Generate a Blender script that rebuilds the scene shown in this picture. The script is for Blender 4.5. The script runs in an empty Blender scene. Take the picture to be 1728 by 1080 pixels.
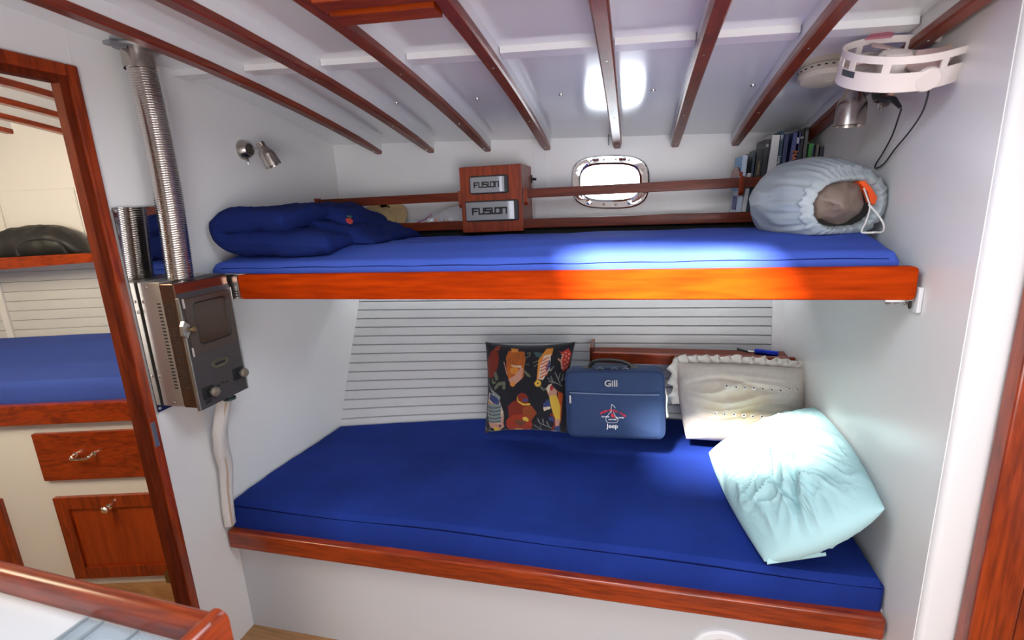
import bpy, bmesh, math, random
from math import sin, cos, pi, sqrt
from mathutils import Vector, Matrix, noise
V = Vector
random.seed(7)

# ---------------------------------------------------------------- camera
# The camera's eye is the origin of the boat's axes: X runs aft (right), Y outboard (away), Z up.
F = 838.0
R = ((.9715, .0113, -.2366), (.2322, -.2352, .9438), (-.0450, -.9719, -.2311))   # rows: X, Y, Z in lens axes
cam_d = bpy.data.cameras.new('camera')
cam = bpy.data.objects.new('camera', cam_d)
bpy.context.scene.collection.objects.link(cam)
cam_d.sensor_width = 36; cam_d.lens = F / 1728 * 36
cam_d.clip_start = .02
right = V([r[0] for r in R]).normalized(); back = -V([r[2] for r in R]).normalized()
up = back.cross(right).normalized(); right = up.cross(back)
cam.matrix_world = Matrix(((right.x, up.x, back.x, 0), (right.y, up.y, back.y, 0), (right.z, up.z, back.z, 0), (0, 0, 0, 1)))
bpy.context.scene.camera = cam
cam_d.dof.use_dof = True; cam_d.dof.focus_distance = 1.7; cam_d.dof.aperture_fstop = 4.8

# ---------------------------------------------------------------- world, sun, lights, exposure
sc = bpy.context.scene
sc.view_settings.view_transform = 'Standard'; sc.view_settings.look = 'None'
sc.view_settings.gamma = 1; sc.view_settings.use_curve_mapping = False
sc.view_settings.exposure = -0.62
w = bpy.data.worlds.new('sky'); sc.world = w; w.use_nodes = True
bg = w.node_tree.nodes['Background']; bg.inputs[0].default_value = (.86, .93, 1, 1); bg.inputs[1].default_value = 16

def lamp(name, kind, loc, aim, energy, color, **kw):
    d = bpy.data.lights.new(name, kind); d.energy = energy; d.color = color
    for k, v in kw.items(): setattr(d, k, v)
    o = bpy.data.objects.new(name, d); sc.collection.objects.link(o); o.location = loc
    o.rotation_euler = V(aim).to_track_quat('-Z', 'Y').to_euler()
    return o
lamp('sun', 'SUN', (-1, -1, 3), (.42, 1, -1.09), 64, (1, .96, .90), angle=math.radians(9))
lamp('hatch_skylight', 'AREA', (-.155, .68, .40), (.1, .5, -1), 9.5, (.68, .83, 1), shape='RECTANGLE', size=.45, size_y=.55)
lamp('companionway_daylight', 'AREA', (.55, -1.00, -.50), (-.4, 1, .34), 54, (.98, .97, 1), shape='RECTANGLE', size=1.1, size_y=.9)
lamp('saloon_hatch_daylight', 'AREA', (.1, -.35, .36), (0, .3, -1), 7, (.88, .94, 1), shape='RECTANGLE', size=.8, size_y=.6)
lamp('fore_hatch_daylight', 'AREA', (-2.05, .45, .36), (-.1, .75, -.8), 34, (1, .84, .58), shape='RECTANGLE', size=.6, size_y=.6)

# ---------------------------------------------------------------- helpers
def at(px, py, x=None, y=None, z=None):
    """point of the place seen at a pixel of the 1728x1080 frame, on the plane x=, y= or z="""
    c = ((px - 864) / F, (py - 540) / F, 1.0)
    d = V([sum(R[i][k] * c[k] for k in range(3)) for i in range(3)])
    if x is not None: return d * (x / d.x)
    if y is not None: return d * (y / d.y)
    return d * (z / d.z)

MATS = {}
def mat(name, col, rough=.5, metal=0, coat=0, bump=0, bscale=200, spec=.5, vary=0, vscale=6, emis=0, sheen=0, attr=None, trans=0, crease=0, cscale=7):
    if name in MATS: return MATS[name]
    m = bpy.data.materials.new(name); m.use_nodes = True
    nt = m.node_tree; b = nt.nodes['Principled BSDF']
    b.inputs['Base Color'].default_value = (*col, 1); b.inputs['Roughness'].default_value = rough
    b.inputs['Metallic'].default_value = metal; b.inputs['Coat Weight'].default_value = coat
    b.inputs['Coat Roughness'].default_value = .12
    b.inputs['Specular IOR Level'].default_value = spec
    b.inputs['Transmission Weight'].default_value = trans
    if sheen: b.inputs['Sheen Weight'].default_value = sheen
    tc = nt.nodes.new('ShaderNodeTexCoord')
    if vary:
        n = nt.nodes.new('ShaderNodeTexNoise'); n.inputs['Scale'].default_value = vscale; n.inputs['Detail'].default_value = 5
        nt.links.new(tc.outputs['Object'], n.inputs['Vector'])
        mx = nt.nodes.new('ShaderNodeMix'); mx.data_type = 'RGBA'
        mx.inputs[6].default_value = (*[c * (1 - vary) for c in col], 1)
        mx.inputs[7].default_value = (*[min(1, c * (1 + vary)) for c in col], 1)
        nt.links.new(n.outputs['Fac'], mx.inputs[0]); nt.links.new(mx.outputs[2], b.inputs['Base Color'])
    if attr:
        a = nt.nodes.new('ShaderNodeAttribute'); a.attribute_name = attr
        nt.links.new(a.outputs['Color'], b.inputs['Base Color'])
    if crease:
        n4 = nt.nodes.new('ShaderNodeTexNoise'); n4.noise_type = 'RIDGED_MULTIFRACTAL'; n4.inputs['Scale'].default_value = cscale; n4.inputs['Detail'].default_value = 2.5; n4.inputs['Distortion'].default_value = .8
        nt.links.new(tc.outputs['Object'], n4.inputs['Vector'])
        cb = nt.nodes.new('ShaderNodeBump'); cb.inputs['Strength'].default_value = crease; cb.inputs['Distance'].default_value = .03
        nt.links.new(n4.outputs['Fac'], cb.inputs['Height']); nt.links.new(cb.outputs[0], b.inputs['Normal'])
    if bump:
        n2 = nt.nodes.new('ShaderNodeTexNoise'); n2.inputs['Scale'].default_value = bscale; n2.inputs['Detail'].default_value = 3
        nt.links.new(tc.outputs['Object'], n2.inputs['Vector'])
        bp = nt.nodes.new('ShaderNodeBump'); bp.inputs['Strength'].default_value = bump; bp.inputs['Distance'].default_value = .002
        nt.links.new(n2.outputs['Fac'], bp.inputs['Height'])
        if crease: nt.links.new(cb.outputs[0], bp.inputs['Normal'])
        nt.links.new(bp.outputs[0], b.inputs['Normal'])
    MATS[name] = m
    return m

def wood(name, c0, c1, axis=0, rough=.28, coat=.4, scale=1.0, crough=.14, spec=.35):
    """varnished timber, grain along the given axis"""
    if name in MATS: return MATS[name]
    m = bpy.data.materials.new(name); m.use_nodes = True
    nt = m.node_tree; b = nt.nodes['Principled BSDF']
    tc = nt.nodes.new('ShaderNodeTexCoord'); mp = nt.nodes.new('ShaderNodeMapping')
    s = [9 * scale] * 3; s[axis] = .9 * scale; mp.inputs['Scale'].default_value = s
    oi = nt.nodes.new('ShaderNodeObjectInfo')
    ad = nt.nodes.new('ShaderNodeVectorMath'); ad.operation = 'ADD'
    nt.links.new(tc.outputs['Object'], ad.inputs[0]); nt.links.new(oi.outputs['Random'], ad.inputs[1])
    nt.links.new(ad.outputs[0], mp.inputs['Vector'])
    n = nt.nodes.new('ShaderNodeTexNoise'); n.inputs['Scale'].default_value = 1.6; n.inputs['Detail'].default_value = 6; n.inputs['Distortion'].default_value = .6
    nt.links.new(mp.outputs[0], n.inputs['Vector'])
    wv = nt.nodes.new('ShaderNodeMath'); wv.operation = 'MULTIPLY'; wv.inputs[1].default_value = 34
    sn = nt.nodes.new('ShaderNodeMath'); sn.operation = 'SINE'
    nt.links.new(n.outputs['Fac'], wv.inputs[0]); nt.links.new(wv.outputs[0], sn.inputs[0])
    n3 = nt.nodes.new('ShaderNodeTexNoise'); n3.inputs['Scale'].default_value = 14; n3.inputs['Detail'].default_value = 5
    nt.links.new(mp.outputs[0], n3.inputs['Vector'])
    mm = nt.nodes.new('ShaderNodeMath'); mm.operation = 'MULTIPLY_ADD'; mm.inputs[1].default_value = .12
    nt.links.new(sn.outputs[0], mm.inputs[0]); nt.links.new(n3.outputs['Fac'], mm.inputs[2])
    cr = nt.nodes.new('ShaderNodeValToRGB')
    cr.color_ramp.elements[0].position = .28; cr.color_ramp.elements[0].color = (*c0, 1)
    cr.color_ramp.elements[1].position = .72; cr.color_ramp.elements[1].color = (*c1, 1)
    nt.links.new(mm.outputs[0], cr.inputs[0]); nt.links.new(cr.outputs[0], b.inputs['Base Color'])
    b.inputs['Roughness'].default_value = rough; b.inputs['Coat Weight'].default_value = coat; b.inputs['Coat Roughness'].default_value = crough
    b.inputs['Specular IOR Level'].default_value = spec
    MATS[name] = m
    return m

class MB:
    def __init__(s): s.bm = bmesh.new(); s.wn = False
    def box(s, x0, x1, y0, y1, z0, z1, bev=0, seg=2, M=None, mi=0):
        t = bmesh.new(); bmesh.ops.create_cube(t, size=1)
        T = Matrix.Translation(((x0 + x1) / 2, (y0 + y1) / 2, (z0 + z1) / 2)) @ Matrix.Diagonal((abs(x1 - x0), abs(y1 - y0), abs(z1 - z0), 1))
        bmesh.ops.transform(t, matrix=T, verts=t.verts)
        s.wn = s.wn or bool(bev)
        if bev: bmesh.ops.bevel(t, geom=t.edges[:], offset=bev, segments=seg, affect='EDGES', profile=.5)
        if M: bmesh.ops.transform(t, matrix=M, verts=t.verts)
        return s.merge(t, mi)
    def merge(s, t, mi=0):
        vs = [s.bm.verts.new(v.co) for v in t.verts]
        t.verts.index_update()
        for f in t.faces:
            try: nf = s.bm.faces.new([vs[v.index] for v in f.verts]); nf.material_index = mi
            except ValueError: pass
        t.free(); return s
    def grid(s, rows, closed_u=False, closed_v=False, mi=0, cap=False):
        vs = [[s.bm.verts.new(p) for p in r] for r in rows]
        n, m = len(vs), len(vs[0])
        for i in range(n if closed_v else n - 1):
            for j in range(m if closed_u else m - 1):
                a, b, c, d = vs[i][j], vs[i][(j + 1) % m], vs[(i + 1) % n][(j + 1) % m], vs[(i + 1) % n][j]
                try: f = s.bm.faces.new((a, b, c, d)); f.material_index = mi
                except ValueError: pass
        if cap:
            for r in (vs[0], vs[-1]):
                try: f = s.bm.faces.new(r); f.material_index = mi
                except ValueError: pass
        return vs
    def tube(s, pts, r, n=8, mi=0, closed=False, flat=1.0):
        pts = [V(p) for p in pts]; rows = []
        up0 = None
        for i, p in enumerate(pts):
            a = pts[i - 1] if (i or closed) else pts[i]; b = pts[(i + 1) % len(pts)] if (i < len(pts) - 1 or closed) else pts[i]
            t = (b - a).normalized()
            if up0 is None: up0 = t.orthogonal().normalized()
            u = (up0 - t * up0.dot(t)).normalized(); up0 = u; w = t.cross(u)
            rr = r[i] if isinstance(r, (list, tuple)) else r
            rows.append([p + (u * cos(2 * pi * k / n) + w * sin(2 * pi * k / n) * flat) * rr for k in range(n)])
        s.grid(rows, closed_u=True, closed_v=closed, mi=mi, cap=not closed)
        return s
    def lathe(s, prof, M, n=24, mi=0, cap=False, fn=None):
        """profile [(height, radius)] about local Z of M"""
        rows = []
        for i, (h, r) in enumerate(prof):
            row = []
            for k in range(n):
                a = 2 * pi * k / n
                rr, hh = (r, h) if fn is None else fn(i, a, r, h)
                row.append(M @ V((rr * cos(a), rr * sin(a), hh)))
            rows.append(row)
        s.grid(rows, closed_u=True, mi=mi, cap=cap)
        return s
    def prism(s, pts, vec, mi=0):
        """polygon pushed along vec"""
        vec = V(vec); a = [s.bm.verts.new(V(p)) for p in pts]; b = [s.bm.verts.new(V(p) + vec) for p in pts]
        n = len(a)
        for f in [a, b[::-1]] + [[a[i], a[(i + 1) % n], b[(i + 1) % n], b[i]] for i in range(n)]:
            try: q = s.bm.faces.new(f); q.material_index = mi
            except ValueError: pass
        return s
    def build(s, name, m, parent=None, org=None, smooth=35, doubles=0, keep_normals=False):
        if doubles: bmesh.ops.remove_doubles(s.bm, verts=s.bm.verts, dist=doubles)
        if not keep_normals: bmesh.ops.recalc_face_normals(s.bm, faces=s.bm.faces)
        me = bpy.data.meshes.new(name)
        off = V((0, 0, 0))
        if parent is not None: off = ORG[parent.name]
        elif org is not None: off = V(org)
        bmesh.ops.translate(s.bm, vec=-off, verts=s.bm.verts)
        s.bm.to_mesh(me); s.bm.free()
        for k in (m if isinstance(m, (list, tuple)) else [m]): me.materials.append(k)
        if smooth:
            me.shade_smooth(); me.set_sharp_from_angle(angle=math.radians(smooth))
        o = bpy.data.objects.new(name, me); sc.collection.objects.link(o)
        if s.wn:
            wm = o.modifiers.new('flat_faces', 'WEIGHTED_NORMAL'); wm.keep_sharp = True
        if parent is not None: o.parent = parent
        else: o.location = off
        ORG[o.name] = off
        return o
ORG = {}
def tag(o, label, cat, group=None, kind=None):
    if label: o['label'] = label
    if cat: o['category'] = cat
    if group: o['group'] = group
    if kind: o['kind'] = kind
    return o
def thing(name, label, cat, loc, group=None):
    o = bpy.data.objects.new(name, None); sc.collection.objects.link(o); o.location = loc; o.empty_display_size = .05
    ORG[o.name] = V(loc)
    return tag(o, label, cat, group)
def struct(mb, name, m, parent=None, **k):
    o = mb.build(name, m, parent, **k)
    if parent is None: o['kind'] = 'structure'
    return o
def frame(o, z, x=None):
    """matrix with origin o, local Z along z, local X near x"""
    z = V(z).normalized(); x = V(x) if x is not None else z.orthogonal()
    x = (x - z * x.dot(z)).normalized(); y = z.cross(x)
    return Matrix(((x.x, y.x, z.x, o[0]), (x.y, y.y, z.y, o[1]), (x.z, y.z, z.z, o[2]), (0, 0, 0, 1)))
def text(name, s, size, M, m, parent, ext=.0004, bold=0, shear=0, xs=1, space=1, spin=None):
    c = bpy.data.curves.new(name, 'FONT'); c.body = s; c.size = size; c.extrude = ext; c.offset = bold
    c.align_x = 'CENTER'; c.align_y = 'CENTER'; c.shear = shear; c.space_character = space; c.resolution_u = 3
    t = bpy.data.objects.new('tmp', c); sc.collection.objects.link(t)
    me = bpy.data.meshes.new_from_object(t.evaluated_get(bpy.context.evaluated_depsgraph_get()))
    bpy.data.objects.remove(t); bpy.data.curves.remove(c)
    me.transform(Matrix.Diagonal((xs, 1, 1, 1))); me.transform(Matrix.Translation(-ORG[parent.name]) @ M)
    me.name = name; me.materials.clear(); me.materials.append(m)
    o = bpy.data.objects.new(name, me); sc.collection.objects.link(o); o.parent = parent; ORG[o.name] = ORG[parent.name]
    return o
def hit(objs, px, py):
    """first point of the given meshes seen at a pixel"""
    from mathutils.bvhtree import BVHTree
    d = at(px, py, y=1.0).normalized(); best = None
    for o in objs:
        of = ORG[o.name]; t = BVHTree.FromPolygons([v.co + of for v in o.data.vertices], [p.vertices for p in o.data.polygons])
        r = t.ray_cast(V((0, 0, 0)), d)
        if r[0] is not None and (best is None or r[3] < best[3]): best = r
    return best[0], (best[1] if best[1].dot(d) < 0 else -best[1])
def nz(p, s): return noise.noise(V(p) * s)
def ridge(p, s): return 1 - abs(noise.noise(V(p) * s)) * 2
def smooth(a, b, x):
    t = max(0, min(1, (x - a) / (b - a))); return t * t * (3 - 2 * t)
def rrect(w, h, r, n=6):
    """rounded rectangle outline in 2D, centred"""
    P = []
    for cx, cy, a0 in ((w / 2 - r, h / 2 - r, 0), (-w / 2 + r, h / 2 - r, pi / 2), (-w / 2 + r, -h / 2 + r, pi), (w / 2 - r, -h / 2 + r, 1.5 * pi)):
        for k in range(n + 1):
            a = a0 + pi / 2 * k / n; P.append((cx + r * cos(a), cy + r * sin(a)))
    return P

# ---------------------------------------------------------------- materials
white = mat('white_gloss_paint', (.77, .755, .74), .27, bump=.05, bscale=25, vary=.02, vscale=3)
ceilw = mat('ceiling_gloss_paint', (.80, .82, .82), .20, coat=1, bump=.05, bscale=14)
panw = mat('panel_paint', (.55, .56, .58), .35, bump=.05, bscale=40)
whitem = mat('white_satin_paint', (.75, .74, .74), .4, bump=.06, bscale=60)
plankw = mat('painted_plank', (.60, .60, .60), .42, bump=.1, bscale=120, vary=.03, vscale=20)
gapm = mat('plank_groove', (.72, .70, .68), .8)
MC0, MC1 = (.16, .019, .004), (.33, .043, .006)
mahx = wood('mahogany_x', MC0, MC1, 0); mahy = wood('mahogany_y', MC0, MC1, 1); mahz = wood('mahogany_z', MC0, MC1, 2)
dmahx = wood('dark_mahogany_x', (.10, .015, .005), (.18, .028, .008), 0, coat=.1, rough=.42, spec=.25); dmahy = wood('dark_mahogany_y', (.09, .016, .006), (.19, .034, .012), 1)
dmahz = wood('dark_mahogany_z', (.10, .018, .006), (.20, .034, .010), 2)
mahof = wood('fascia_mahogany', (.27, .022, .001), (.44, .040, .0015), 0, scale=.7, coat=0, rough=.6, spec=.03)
panelm = wood('cupboard_panel', (.26, .030, .004), (.38, .052, .007), 2, scale=.5)
navy = mat('navy_suede_cloth', (.0085, .026, .185), .85, bump=.25, bscale=500, vary=.42, vscale=5, spec=.15)
navyu = mat('blue_sheet_cloth', (.040, .078, .36), .8, bump=.2, bscale=300, vary=.12, vscale=6, spec=.2, crease=.18, cscale=3)
navyb = mat('navy_fleece', (.008, .018, .11), .95, bump=.5, bscale=420, vary=.2, vscale=14, spec=.15, crease=.35, cscale=5)
navyp = mat('navy_piping', (.004, .007, .05), .95, spec=.05)
chrome = mat('chrome', (.86, .87, .88), .07, 1)
steel = mat('brushed_steel', (.62, .60, .57), .33, 1, bump=.1, bscale=300)
nickel = mat('brushed_nickel', (.50, .45, .41), .26, 1)
mirror = mat('polished_steel_plate', (.60, .59, .58), .05, 1)
flue = mat('flue_steel', (.78, .75, .72), .16, 1)
black = mat('black_plastic', (.012, .012, .013), .45)
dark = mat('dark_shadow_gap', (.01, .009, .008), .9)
cream = mat('cream_plastic', (.62, .57, .45), .45)
soleM = wood('teak_sole', (.26, .125, .05), (.40, .21, .09), 0, rough=.4, coat=.2)

# ---------------------------------------------------------------- setting
XL, XR = -1.34, .625
def cz(y): return .375 - .061 * (y - .35) ** 2
def under(x, y): return cz(y) - .044 * x           # underside of a beam
def ceil_z(x, y): return under(x, y) + .052

struct(MB().box(-3.4, 1.6, -1.6, 2.6, -1.50, -1.465), 'floor', soleM)
# ceiling: cambered sheet, open where the deck hatch is
m = MB(); ys = [-1.6, -1.3, -1, -.7, -.4, -.1, .1, .25, .40, .58,   .76, .97, 1.12, 1.3, 1.45, 1.6, 1.75, 1.9, 2.05, 2.2, 2.35, 2.6]
xs = [-3.4, -2.9, -2.4, -1.9, -1.35, -1, -.39, -.2, .08, .4, .65, 1.1, 1.6]
for i in range(len(ys) - 1):
    for j in range(len(xs) - 1):
        if .39 < ys[i] < .9 and -.5 < xs[j] < .07: continue
        q = [(xs[j], ys[i]), (xs[j + 1], ys[i]), (xs[j + 1], ys[i + 1]), (xs[j], ys[i + 1])]
        m.prism([(a, b, ceil_z(a, b)) for a, b in q], (0, 0, .03))
bmesh.ops.remove_doubles(m.bm, verts=m.bm.verts, dist=1e-4)
bmesh.ops.delete(m.bm, geom=[f for f in m.bm.faces if abs(f.normal.z) < .5 and all(len(e.link_faces) > 2 for e in f.edges)], context='FACES_ONLY')
ceiling = struct(m, 'ceiling', ceilw)

def beam(x, y0, y1=2.135, w=.036):
    """one deck beam: white web with a varnished cap under it and plugged screws"""
    n = 18; Y = [y0 + (y1 - y0) * i / n for i in range(n + 1)]
    m = MB(); rows = []
    for y in Y:
        z = under(x, y)
        rows.append([(x - w / 2 + .003, y, z + .018), (x + w / 2 - .003, y, z + .018), (x + w / 2 - .003, y, z + .075), (x - w / 2 + .003, y, z + .075)])
    m.grid(rows, closed_u=True, cap=True)
    b = m.build('ceiling_beam', whitem, ceiling)
    m = MB(); rows = []
    for i, y in enumerate(Y):
        z = under(x, y); e = .004 if i in (0, n) else 0; c = .004
        if i == n: y -= .004
        rows.append([(x - w / 2 + e, y, z + .019), (x - w / 2 + e, y, z + c + e), (x - w / 2 + c + e, y, z + e), (x + w / 2 - c - e, y, z + e), (x + w / 2 - e, y, z + c + e), (x + w / 2 - e, y, z + .019)])
    m.grid(rows, closed_u=True, cap=True)
    m.build('beam_cap', mahy if x < -1.4 else dmahy2, b)
    m = MB()
    for y in (1.33, 1.78, 2.08) if x > -1.3 else ():
        z = under(x, y)
        m.lathe([(0, .0001), (0, .0028), (.002, .003)], Matrix.Translation((x, y, z - .0006)), 8)
    if x > -1.3:
        o = m.build('screw', steel, b); o['kind'] = 'stuff'
dmahy2 = wood('beam_mahogany', (.13, .018, .006), (.23, .034, .010), 1, rough=.40, coat=.42, crough=.26)
for x, y0 in ((-1.11, -1.2), (-.862, -1.2), (-.606, -1.2), (-.352, .965), (-.068, .965), (.152, -1.2), (.371, -1.2), (.598, 1.1), (-1.60, -1.2), (-1.85, -1.2), (-2.10, -1.2), (-2.35, -1.2), (-2.6, -1.2)):
    beam(x, y0, 2.135 if x > -1.4 else 2.25)
# white stringers notched between the beams, and the varnished carlins of the hatch
bx = [-1.34, -1.11, -.862, -.606, -.352, -.068, .152, .371, .598]
for a, b in zip(bx, bx[1:]):
    m = MB(); l = .018 if a > -1.3 else 0
    y0, y1 = 1.335, 1.375
    P = [(x, y, ceil_z(x, y) - d) for x, y, d in ((a + l, y0, .0), (a + l, y0, .016), (a + l, y1, .016), (a + l, y1, .0))]
    Q = [(b - .018, p[1], p[2] - .044 * (b - .018 - a - l)) for p in P]
    m.grid([P, Q], closed_u=True, cap=True); m.build('stringer', whitem, ceiling)
m = MB(); hx0, hx1 = -.625, .17
for (xa, xb, ya, yb) in ((hx0 + .037, -.37, .985, 1.03), (hx0 + .037, hx1 - .037, .925, .962)):
    P = [(xa, y, under(xa, y) + d) for y, d in ((ya, -.004), (yb, -.004), (yb, .06), (ya, .06))]
    Q = [(xb, p[1], p[2] - .044 * (xb - xa)) for p in P]
    m.grid([P, Q], closed_u=True, cap=True); m.build('hatch_carlin', mahx, ceiling); m = MB()
for (xp, yp) in ((670, 183), (806, 178), (947, 171), (1102, 161), (1270, 151)):
    c = at(xp, yp, y=1.70); c = c * ((ceil_z(c.x, 1.70)) / c.z) if False else V((c.x, 1.70, ceil_z(c.x, 1.70)))
    MB().lathe([(0, .0001), (-.004, .002), (-.0045, .006), (-.001, .0075), (.002, .008)], Matrix.Translation(c), 12).build('screw', steel, ceiling)

# left bulkhead with the doorway to the fore cabin
DY0, DY1, DZ = .30, 1.022, .352
m = MB()
def wallpoly(m, pts, x0, x1): m.prism([(x0, y, z) for y, z in pts], (x1 - x0, 0, 0))
ytop = [2.6, 2.3, 2.1, 1.9, 1.7, 1.5, 1.3, 1.15, DY1]
wallpoly(m, [(DY1, -1.465), (2.6, -1.465)] + [(y, ceil_z(XL, y) + .01) for y in ytop], XL - .025, XL)
ytop = [DY1, .7, .4, DY0]
wallpoly(m, [(DY0, DZ), (DY1, DZ)] + [(y, ceil_z(XL, y) + .01) for y in ytop], XL - .025, XL)
ytop = [DY0, 0, -.4, -.8, -1.2, -1.55]
wallpoly(m, [(-1.55, -1.465), (DY0, -1.465)] + [(y, ceil_z(XL, y) + .01) for y in ytop], XL - .025, XL)
wl = struct(m, 'wall_left', white)
# doorway frame
m = MB(); jx0, jx1 = XL - .018, XL + .012
m.box(XL, jx1, 1.019, 1.047, -1.465, .372, .005)
m.box(XL, jx1, .27, 1.019, .342, .372, .005)
m.box(XL, jx1, .26, .31, -1.465, .372, .005)
door = m.build('door_1', mahz, None, org=(XL, 1.0, -1.465)); door['kind'] = 'structure'
m = MB()
m.box(jx0 - .006, XL + .006, .999, 1.023, -1.465, .353, .003); m.box(jx0 - .006, XL + .006, .3, .999, .326, .353, .003)
m.build('door_jamb', wood('jamb_mahogany', (.08, .012, .004), (.15, .022, .006), 2, rough=.6, coat=0, spec=.08), door)
m = MB(); m.box(XL + .002, XL + .0135, 1.022, 1.036, -.64, -.565, .001); m.box(XL + .006, XL + .0142, 1.0255, 1.0325, -.615, -.59)
m.build('strike_plate', steel, door)
# thin panel seam over the doorway
MB().box(XL - .001, XL + .0008, 1.042, 1.044, .375, .45).build('panel_seam', gapm, wl)

# right bulkhead, its rounded post and the varnished doorway beyond
m = MB()
m.prism([(XR, y, z) for y, z in [(1.104, -1.465), (2.6, -1.465)] + [(y, ceil_z(XR, y) + .01) for y in (2.6, 2.3, 2.1, 1.9, 1.7, 1.5, 1.3, 1.104)]], (.03, 0, 0))
wr = struct(m, 'wall_right', white)
prof = []
for k in range(7):
    a = pi / 2 * k / 6; prof.append((XR + .0155 - .014 * cos(a), 1.105 - .014 * sin(a)))
prof += [(.72, 1.085), (.72, 1.115), (XR + .0015, 1.115)]
m = MB(); m.prism([(x, y, -1.465) for x, y in prof], (0, 0, 1.465 + ceil_z(.65, 1.1)))
struct(m, 'trim_1', whitem, smooth=50)
m = MB()
m.box(.688, .765, 1.045, 1.085, -1.465, .40, .006)
m.box(.775, 1.5, 1.06, 1.085, -1.465, .40, .003)
d2 = m.build('door_2', mahz, None, org=(.7, 1.08, -1.465)); d2['kind'] = 'structure'
MB().box(.765, .775, 1.068, 1.085, -1.465, .40).build('door_stop', dmahz, d2)

# topside behind the upper bunk, with the opening of the portlight
PC = (-.098, .060); WB = 2.14
def portloop(w, h, n=48, e=3.2):
    out = []
    for k in range(n):
        a = 2 * pi * k / n; c, s_ = cos(a), sin(a)
        r = (abs(c / w) ** e + abs(s_ / h) ** e) ** (-1 / e)
        out.append((PC[0] + r * c, PC[1] + r * s_ - .044 * r * c))
    return out
hole = portloop(.122, .072)
x0, x1, z0 = -1.36, .65, -.30
outer = []
for k, (hx, hz) in enumerate(hole):
    a = 2 * pi * k / 48; c, s_ = cos(a), sin(a)
    t = min(((x1 - PC[0]) / c if c > 0 else (x0 - PC[0]) / c) if abs(c) > 1e-6 else 9, ((.30 - PC[1]) / s_ if s_ > 0 else (z0 - PC[1]) / s_) if abs(s_) > 1e-6 else 9)
    outer.append((PC[0] + t * c, PC[1] + t * s_))
# put four ring points on the rectangle's corners
for cxn, czn in ((x0, z0), (x1, z0), (x1, .30), (x0, .30)):
    i = min(range(48), key=lambda k: (outer[k][0] - cxn) ** 2 + (outer[k][1] - czn) ** 2); outer[i] = (cxn, czn)
m = MB()
m.grid([[(x, WB, z) for x, z in hole], [(x, WB, z) for x, z in outer]], closed_u=True)
m.grid([[(x, WB, z) for x, z in hole], [(x, WB + .05, z) for x, z in hole]], closed_u=True)
m.box(x0, x1, WB + .001, WB + .02, .295, .40); 
wb = struct(m, 'wall_back', white, keep_normals=False)
m = MB()
a = at(901, 300, y=WB).x; b = at(923, 300, y=WB).x
m.box(a, b, WB - .007, WB, -.08, .245, .002); m.build('batten', whitem, wb)

# portlight
win = MB()
o1 = portloop(.156, .105); o2 = portloop(.150, .100); i2 = portloop(.126, .077); i1 = portloop(.118, .069)
win.grid([[(x, y, z) for x, z in L] for L, y in ((o1, WB - .0005), (o1, WB - .008), (o2, WB - .014), (i2, WB - .014), (i1, WB - .008), (i1, WB + .045))], closed_u=True)
win = win.build('window_1', chrome, None, org=(PC[0], WB, PC[1])); win['kind'] = 'structure'
m = MB(); g = portloop(.118, .069); m.prism([(x, WB + .03, z) for x, z in g], (0, .004, 0))
glass = bpy.data.materials.new('port_glass'); glass.use_nodes = True
nt = glass.node_tree; nt.nodes.clear()
ou = nt.nodes.new('ShaderNodeOutputMaterial'); mxs = nt.nodes.new('ShaderNodeMixShader'); tr = nt.nodes.new('ShaderNodeBsdfTransparent'); gl = nt.nodes.new('ShaderNodeBsdfGlossy')
gl.inputs['Roughness'].default_value = .03; fr = nt.nodes.new('ShaderNodeFresnel'); fr.inputs[0].default_value = 1.45
nt.links.new(fr.outputs[0], mxs.inputs[0]); nt.links.new(tr.outputs[0], mxs.inputs[1]); nt.links.new(gl.outputs[0], mxs.inputs[2]); nt.links.new(mxs.outputs[0], ou.inputs[0])
m.build('window_pane', glass, win)
for ang in (20, 48, 75, 105, 132, 160, 200, 228, 255, 285, 312, 340):
    a = math.radians(ang); e = 3.2; c, s_ = cos(a), sin(a)
    r = (abs(c / .137) ** e + abs(s_ / .0885) ** e) ** (-1 / e)
    MB().lathe([(0, .0001), (.001, .0035), (.0, .005)], frame((PC[0] + r * c, WB - .0142, PC[1] + r * s_ - .044 * r * c), (0, -1, 0)), 10).build('screw', steel, win)
for sx in (-.055, .05):
    m = MB(); x = PC[0] + sx; z = PC[1] + .088 - .044 * sx
    m.box(x - .012, x + .012, WB - .026, WB - .012, z - .012, z + .010, .003); m.tube([(x - .014, WB - .026, z), (x + .014, WB - .026, z)], .005)
    m.build('hinge', chrome, win)
for sx in (-.085, .078):
    m = MB(); x = PC[0] + sx; z = PC[1] - .078 - .044 * sx
    m.tube([(x, WB - .012, z), (x, WB - .034, z)], .006, 10); m.lathe([(-.004, .002), (-.003, .011), (.003, .011), (.004, .002)], frame((x, WB - .036, z), (0, -1, 0)), 12)
    m.build('dog_screw', chrome, win)

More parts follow.
